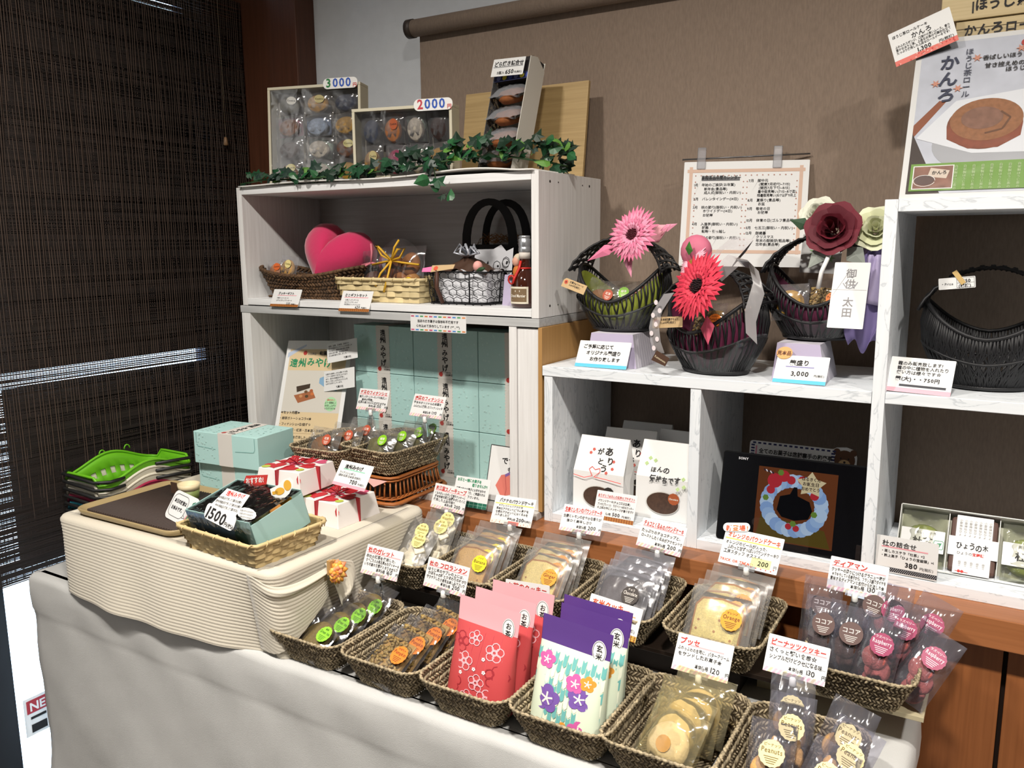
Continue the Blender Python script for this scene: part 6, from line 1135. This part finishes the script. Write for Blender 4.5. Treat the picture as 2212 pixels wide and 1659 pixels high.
# ================================================================== inside the cubes: gift bags
def make_bag(front):
    def mk():
        t = thing('gift_bag', '', 'bag'); w, d, h = .117, .055, .160; wm = mat('e9e8e6', .6)
        b = MB(); b.add([(-w/2, 0, 0), (w/2, 0, 0), (w/2, 0, -d), (-w/2, 0, -d), (-w/2, h*.55, .002), (w/2, h*.55, .002), (w/2, h*.55, -d), (-w/2, h*.55, -d), (-w/2+.002, h, -d*.55), (w/2-.002, h, -d*.55), (w/2-.002, h, -d*.62), (-w/2+.002, h, -d*.62), (w/2-.012, h*.5, -d*.5), (-w/2+.012, h*.5, -d*.5)],
            [(0, 1, 5, 4), (4, 5, 9, 8), (2, 3, 7, 6), (6, 7, 11, 10), (8, 9, 10, 11), (1, 2, 12), (2, 6, 12), (6, 10, 9, 12), (9, 5, 12), (5, 1, 12), (3, 0, 13), (7, 3, 13), (8, 11, 7, 13), (4, 8, 13), (0, 4, 13), (3, 2, 1, 0)], wm); b.build('paper_body', t)
        if front:
            s = MB(); s.disc(.002, .036, .036, .0030, mat('c9c4bc', .6), 30, 0, .024); s.disc(.002, .036, .0345, .0034, mat('4a3428', .5, var=.3, vscale=160), 30, 0, .0225); s.disc(.026, .048, .0125, .0037, mat('2f2824' if front == 1 else 'a8552c', .5), 22, .05); s.text('Chocolate', .026, .046, .0055, mat('e8e0d0'), .004, True, 0, 'c', .02); o = s.build('oval_window', t, label='oval window showing chocolate cake')
            s = MB(); s.T = Matrix.Translation((0, h*.55, .0022)) @ Matrix.Rotation(math.atan2(-d*.55-.002, h*.45), 4, 'X')
            if front == 1:
                for q, x, y, z_ in (('あ', .012, .040, .020), ('り', .020, .022, .017), ('が', -.006, .040, .017), ('と', -.002, .020, .017), ('う', .008, .006, .017)): s.text(q, x-.006, y, z_, INK, .0006, True, 1.5)
                for x, y in ((-.02, .05), (-.026, .042), (.03, .028), (.03, .012), (.018, .002)):
                    for k in range(5): s.disc(x+math.cos(k*1.257)*.002, y+math.sin(k*1.257)*.002, .0016, .0006, mat('d8584a', .6), 7)
                rm = mat('d84038', .6); s.line([(-.056, -.010), (-.03, -.014), (-.012, -.008), (-.022, .006), (-.016, .012), (-.008, .006), (.002, .010), (.004, .002), (-.008, -.010), (.02, -.012), (.056, -.016)], .0014, .0007, rm)
            else:
                s.text('ほんの', -.03, .012, .014, INK, .0006, True, 1.2); s.text('気持ちです', -.028, -.008, .015, INK, .0006, True, 1.2, maxw=.066)
                for x, y in ((-.034, .040), (-.022, .036), (-.04, .028), (.044, .004), (.048, -.012), (.036, -.018)):
                    for k in range(4): s.disc(x+math.cos(k*1.571)*.0024, y+math.sin(k*1.571)*.0024, .002, .0006, mat('b4cf8a', .6), 8)
            s.T = Matrix(); s.build('brush_lettering', t)
        return t
    return mk
GBG = 'white paper gift bags'
inst('bag1', make_bag(1), pose(-.722, 1.545, -.5688, 0, 3, 0), 'front white gift bag with thank you lettering and heart line', GBG); inst('bag2', make_bag(2), pose(-.588, 1.572, -.5688, 0, 3, 0), 'front white gift bag with green clovers lettering', GBG)
for x, y, yw, lab in ((-.692, 1.625, 4, 'white gift bag right behind the thank you bag'), (-.688, 1.705, 2, 'rearmost white gift bag against the screen'), (-.585, 1.66, -3, 'white gift bag behind the clover bag')): inst('bag1' if x < -.6 else 'bag0', make_bag(0), pose(x, y, -.5688, yw, 2, 0) @ Matrix.Scale(1.03, 4), lab, GBG)
# tablet
tm = pose(-.324, 1.519, -.5665, -1.6, 13.6, .8); t = thing('tablet', 'black tablet computer showing a birthday cake photo', 'tablet', mtx=tm); w, h = .266, .172
MB().prism(rrect(w, h, .006, 4, 0, h/2), -.008, 0, mat('0a0a0c', .25)).build('tablet_body', t, bevel=.001); MB().rect(-w/2+.003, .003, w/2-.003, h-.003, .0003, mat('060609', .03, coat=1)).build('glass_front', t)
s = MB(); E_ = lambda c_: glow(c_); x0, y0, cw = .0, .082, .140
s.rect(-.062, .012, .082, .150, .0006, E_('6a3a20')); s.poly([(-.058, .014), (.078, .014), (.066, .045), (-.050, .06)], .0008, E_('5a4a1c'))
cx, cy = .008, .083
for k in range(26): a = k*2*PI/26; s.disc(cx+math.cos(a)*.050, cy+math.sin(a)*.046, .013, .0009+.00001*k, E_(('9ab8e0', 'b4cce8', '88a8d8')[k % 3]), 12)
s.poly([(-.022, .072), (-.018, .098), (.0, .104), (.006, .118), (.012, .118), (.014, .102), (.036, .094), (.042, .078), (.036, .062), (.012, .056), (-.012, .060)], .0016, E_('0c0c10'))
for x, y, r in ((-.030, .126, .014), (-.014, .136, .011), (-.036, .108, .008), (.0, .130, .008), (.02, .132, .008), (.002, .044, .006), (.016, .042, .006), (.044, .106, .008)): s.disc(x, y, r, .0018, E_('b8303a'), 12)
for x, y in ((-.044, .092), (.046, .072), (-.02, .142), (.01, .05)): s.disc(x, y, .006, .002, E_('6a8a3a'), 6)
s.poly([(.036+math.cos(k*PI/5+.3)*(.028 if k % 2 == 0 else .016), .126+math.sin(k*PI/5+.3)*(.024 if k % 2 == 0 else .014)) for k in range(10)], .0022, E_('d8c8a0'))
for k, q in enumerate(('はるきくん', 'お誕生日', 'おめでとう')): s.text(q, .036, .133-.009*k, .0075, E_('3a2a2a'), .0025, True, .4, 'c', .034)
for k in range(5): s.line([(-.052+.004*k, .146-.001*k), (-.049+.004*k, .142-.001*k)], .002, .0022, E_('e8e8f0' if k % 2 else '2a2a3a'))
s.build('screen_picture', t, label='lit photo of a cream ring cake'); s = MB(); s.text('SONY', -.103, h-.014, .0065, mat('c8c8cc', .4), .0006, True); s.build('maker_lettering', t)
wr = MB(); wm = mat('1a1a1c', .4, metal=.5); wr.tube([(-.12, .012, -.014), (-.136, .05, -.04), (-.140, .075, -.05)], .0016, wm, 5); wr.tube([(-.120, .012, -.014), (.10, .012, -.014)], .0016, wm, 5); wr.tube([(-.142+.004*math.cos(a*.7), .070+.005*math.sin(a*.7), -.045) for a in range(9)], .0014, wm, 5); wr.build('wire_easel', t)
t = card('bear_sign', 'white notice sign with striped border and a brown bear', 'sign', pose(-.345, 1.62, -.5688, 0, 10, 0), .172, .176, [('全てのお菓子は店舗裏手の和楽亭', .11, .865, .062, 'kB', .82), ('にある工房で、職人が心を込めて', .10, .775, .062, 'kB', .82), ('手作りしています!', .10, .685, .062, 'kB', .5)], None, 0, rad=.006)
s = MB(); nv = mat('23285c', .6)
for k in range(16): s.rect(-.08+.0102*k, .170, -.074+.0102*k, .1735, .0006, nv)
for k in range(14): s.rect(-.083, .165-.006*k, -.076, .1685-.006*k, .0006, nv); s.rect(.071, .165-.006*k, .078, .1685-.006*k, .0006, nv)
s.rect(-.074, .10, -.071, .166, .0005, mat('d88aa0')); s.build('striped_border', t)
s = MB(); br = mat('5a3820', .6); tn = mat('c8a878', .6); s.prism([(.062, .105), (.118, .105), (.118, .165), (.112, .178), (.098, .182), (.080, .180), (.068, .172)], -.0006, .0002, PAPER)
s.disc(.096, .157, .019, .0006, br, 22); s.disc(.081, .172, .0065, .0005, br, 14); s.disc(.111, .172, .0065, .0005, br, 14); s.disc(.096, .150, .0105, .0009, tn, 18, 0, .008); s.poly([(.078, .105), (.114, .105), (.112, .138), (.096, .145), (.082, .138)], .0005, br); s.disc(.070, .122, .006, .0008, tn, 12)
for x in (.089, .103): s.disc(x, .160, .0016, .001, INK, 8)
s.disc(.096, .153, .0022, .0012, INK, 10); s.line([(.090, .147), (.096, .1445), (.102, .147)], .0008, .0012, INK); s.build('bear_cutout', t, label='brown bear drawing')
# ================================================================== tall shelf at the right
t = thing('cane_basket', 'empty black cane basket with an arched handle on the tall shelf', 'basket', P(-.030, 1.640, -.2513), group='black cane baskets for sale')
black_basket(t, .112, .082, .090, .150, .206, 46, None, 3)
pt = card('price_tag', 'small printed price tag taped to the basket handle', 'tag', pose(-.080, 1.60, -.080, .5, 9.1, 6.1), .0554, .0195, [('・Price', .06, .35, .30, 'y'), ('¥750', .54, .52, .38, 'kB'), ('(税抜)', .54, .12, .34, 'kB')], None, 0)
s = MB(); s.line([(.0, .0015), (.026, .0015), (.026, .018), (.0, .018)], .0006, .0006, GRY, True); s.line([(.0, .0095), (.026, .0095)], .0005, .0006, GRY); s.build('tag_frame', pt); o = MB().prism([(-.004, -.012), (.004, -.012), (.004, .014), (-.004, .014)], .001, .0014, mat('c8a868', .5)).build('paper_tape', pt); o.matrix_basis = Matrix.Translation((.004, .018, 0)) @ Matrix.Rotation(.55, 4, 'Z')
# tilted tray of green steamed cakes
gm_ = pose(-.022, 1.548, -.567, 0, 33, 0); t = thing('cake_tray_box', 'white tilted gift tray holding green steamed cakes', 'box', mtx=gm_); w, h, d = .235, .112, .030; wm = mat('dedfda', .55)
MB().box(-w/2, w/2, 0, h, -d, -d+.0015, mat('c4c4b4', .6)).build('tray_floor', t)
for x0, x1, y0, y1 in ((-w/2, w/2, -.001, .0005), (-w/2, w/2, h, h+.0015), (-w/2-.0015, -w/2, 0, h), (w/2, w/2+.0015, 0, h)): MB().box(x0, x1, y0, y1, -d, .002, wm).build('tray_wall', t)
for x in (-.040, .038): MB().box(x-.0006, x+.0006, .001, h-.001, -d, -.008, wm).build('tray_divider', t)
MB().box(-w/2, w/2, -.014, -.001, -.034, -.002, wm).build('front_lip', t)
def make_steam():
    t = thing('steamed_cake', '', 'cake'); MB().lathe([(0, -.010), (.028, -.010), (.033, -.002), (.028, .007), (0, .010)], mat('8a9638', .8, var=.15, vscale=120), 24).build('cake', t).location = (0, .05, -.016)
    s = MB().prism(rrect(.070, .040, .001, 2, 0, .050), -.004, -.0034, PAPER); s.text('蒸しカステラ', -.012, .062, .0055, GRY, -.003, False, .2); s.text('杜茶', -.016, .042, .0165, INK, -.003, True, .8); gn = mat('2f8a5a', .6); s.line(rrect(.015, .015, .002, 2, .026, .045), .0009, -.003, gn, True); s.poly([(.021, .041), (.028, .041), (.031, .049), (.024, .048)], -.0029, gn); s.build('paper_band', t); MB().pillow(.072, .104, .024, film('f0f2e4', .05, .1, .09, .4, 26), 11, .0015, .08).build('wrapper', t).location = (0, .002, -.014); return t
inst('steam', make_steam, gm_ @ Matrix.Translation((-.079, .002, 0)), 'green steamed cake with white band, first in the tray', 'green steamed cakes'); inst('steam', make_steam, gm_ @ Matrix.Translation((.079, .002, 0)), 'green steamed cake with white band, at the far end of the tray', 'green steamed cakes')
t = thing('wrapped_bun', 'white wrapped sweet with black brush lettering in the middle of the tray', 'sweet', mtx=gm_ @ Matrix.Translation((0, .002, 0))); MB().box(-.036, .036, .006, .104, -.026, -.006, mat('5a4038', .6)).build('sweet', t, bevel=.006)
s = MB().prism(rrect(.056, .104, .001, 2, 0, .054), -.0052, -.0044, PAPER); s.prism(rrect(.076, .034, .001, 2, 0, .05), -.0046, -.0040, PAPER); s.text('ひょうの木', -.001, .046, .0135, INK, -.0036, True, 1.3, 'c', .05); s.text('ひょうの', -.024, .036, .006, GRY, -.0036); s.text('宝饅頭', 0, .036, .006, RED, -.0036, True)
for k in range(7): s.text('小國神社ひょ', -.021+.0075*k, .100, .0048, mat('a8a6a4'), -.0036, vert=True)
for k in range(5): s.text('由来', -.018+.009*k, .026, .0048, mat('b0aeac'), -.0036, vert=True)
s.disc(-.018, .006, .0025, -.0036, RED, 8); s.disc(-.013, .006, .0025, -.0036, RED, 8); s.line([(-.024, .006), (-.004, .005)], .0007, -.0035, RED); s.build('paper_band', t)
# ---- on top: roll cake poster
pm = pose(-.068, 1.532, .0685, 0, 24, 0); w, h = .21, .297
t = card('rollcake_poster', 'glossy roll cake poster with a green band on top of the tall shelf', 'poster', pm, w, h, [], None, 0)
s = MB(); L0 = -w/2+.009; R0 = w/2-.009
s.rect(L0, .009, R0, h-.009, .0006, mat('c6cad6', .5, var=.12, vscale=25)); s.poly([(L0, .075), (L0, .135), (L0+.035, .178), (L0+.045, .175), (L0+.0, .110)], .0008, mat('8a4a2a', .6)); s.poly([(L0, .009), (L0+.05, .009), (L0+.02, .075), (L0, .12)], .0009, mat('33241e', .6))
s.disc(.02, .095, .085, .0010, mat('a6a8ae', .5), 36, 0, .052); s.poly([(L0+.006, .110), (L0+.06, .175), (R0, .192), (R0, .075), (L0+.09, .078)], .0012, mat('dfe2e8', .5))
s.disc(.008, .128, .054, .0014, mat('7a4630', .7, var=.2, vscale=120), 34, 0, .044); s.poly([(-.046, .128), (-.044, .105), (-.012, .086), (.03, .086), (.060, .105), (.062, .128)], .00145, mat('8a4a34', .7, var=.2, vscale=100)); s.disc(.010, .137, .052, .0016, mat('9a6a4a', .8, var=.2, vscale=160), 34, 0, .038); s.disc(.004, .140, .030, .0018, mat('8a6656', .8, var=.2, vscale=100), 26, 0, .020); s.line([(.03, .150), (.044, .138), (.034, .118), (.01, .112)], .003, .0019, mat('6a4630', .7))
s.rect(L0+.004, .013, R0, .062, .0022, mat('6f9a3c', .6)); s.rect(L0+.008, .016, L0+.068, .058, .0024, WHITE); s.rect(L0+.0095, .0175, L0+.0665, .0565, .0026, mat('8a6050', .6, var=.3, vscale=60)); s.disc(L0+.026, .032, .015, .0028, mat('5a4440', .6), 20, 0, .009); s.line([(L0+.026+math.cos(k*.3)*.016, .031+math.sin(k*.3)*.010) for k in range(21)], .0008, .0029, WHITE); s.poly([(L0+.030, .038), (L0+.058, .034), (L0+.062, .048), (L0+.034, .054)], .0028, mat('d8c8b8', .6)); s.text('かんろ', L0+.036, .042, .0075, INK, .0031, True)
for k in range(9): s.text('自家製ほうじ茶の', .075-.0125*k, .058, .0052, mat('b8d098'), .0028, vert=True)
s.text('かんろ', -.052, .268, .029, mat('28304a', .6), .0024, True, .3, vert=True); s.text('ほうじ茶ロール', -.024, .274, .0125, mat('3a4054', .6), .0024, False, 0, vert=True); s.text('香ばしいほうじ茶の', -.004, .247, .0095, INK, .0024, True); s.text('甘さ控えめの', .0, .232, .0095, INK, .0024, True); s.text('ほうじ茶ロール', .03, .222, .0095, INK, .0024, True)
for x, y in ((-.036, .198), (-.07, .21), (-.012, .252), (.05, .262)): s.poly([(x+math.cos(k*PI/6)*(.008 if k % 2 == 0 else .003), y+math.sin(k*PI/6)*(.008 if k % 2 == 0 else .003)) for k in range(12)], .0022, mat('cf8f78', .6))
s.disc(.055, .272, .006, .0024, APPLE, 12); s.text('杜', .066, .267, .012, INK, .0024); s.build('printed_picture', t); MB().prism(rrect(w+.012, h+.012, .002, 2, 0, h/2), .0036, .0040, film(gloss=.05, wr=.18, wscale=9)).build('clear_sleeve', t)
card('price_card', 'tilted roll cake price card with a red maple border', 'card', pose(-.156, 1.632, .3145, -7, 10, 19.2), .0993, .0621, [('ほうじ茶ロールケーキ', .05, .80, .105, 'k', .58), ('かんろ', .34, .61, .18, 'k'), ('ふわふわスポンジ、口溶けの良いムース、香り', .06, .50, .085, 'k', .88), ('豊かなほうじ茶、上品なお茶の旬菓杜仕立て', .06, .41, .085, 'k', .88), ('たっぷり使用した上品なロールケーキです!', .06, .32, .085, 'k', .85), ('1,300', .38, .16, .16, 'kB'), ('円(税抜)', .72, .16, .10, 'k')], 'maple', 0, 'paper cards and notices')
KW = grain('cdb98e', 'b09a6c', 'x', 10, .5)
for i, (x0, z0, z1, y0, tx, lab) in enumerate(((-.118, .0680, .369, 1.672, 'かんろロール', 'lower tall pale wooden box behind the roll cake poster'), (-.142, .3695, .52, 1.668, '|ほうじ茶', 'upper pale wooden box with brush lettering'))):
    t = thing('wooden_box', lab, 'box', P(x0+.13, y0+.06, z0), group='pale wooden boxes'); MB(t.location).box(x0, x0+.26, y0, y0+.12, z0+ZC, z1+ZC, KW).build('box_body', t, bevel=.001); MB(t.location).box(x0-.0008, x0+.2608, y0-.0008, y0+.1208, z1-.014+ZC, z1-.0132+ZC, mat('6a5a3c')).build('lid_joint', t)
    s = MB(); s.text(tx, -.118 if i == 0 else -.085, (z1-z0)-.024 if i == 0 else .014, .020, INK, .0004, True, .6); o = s.build('brush_lettering', t); o.matrix_basis = Matrix.Translation((0, -.0606, 0)) @ Matrix.Rotation(PI/2, 4, 'X')
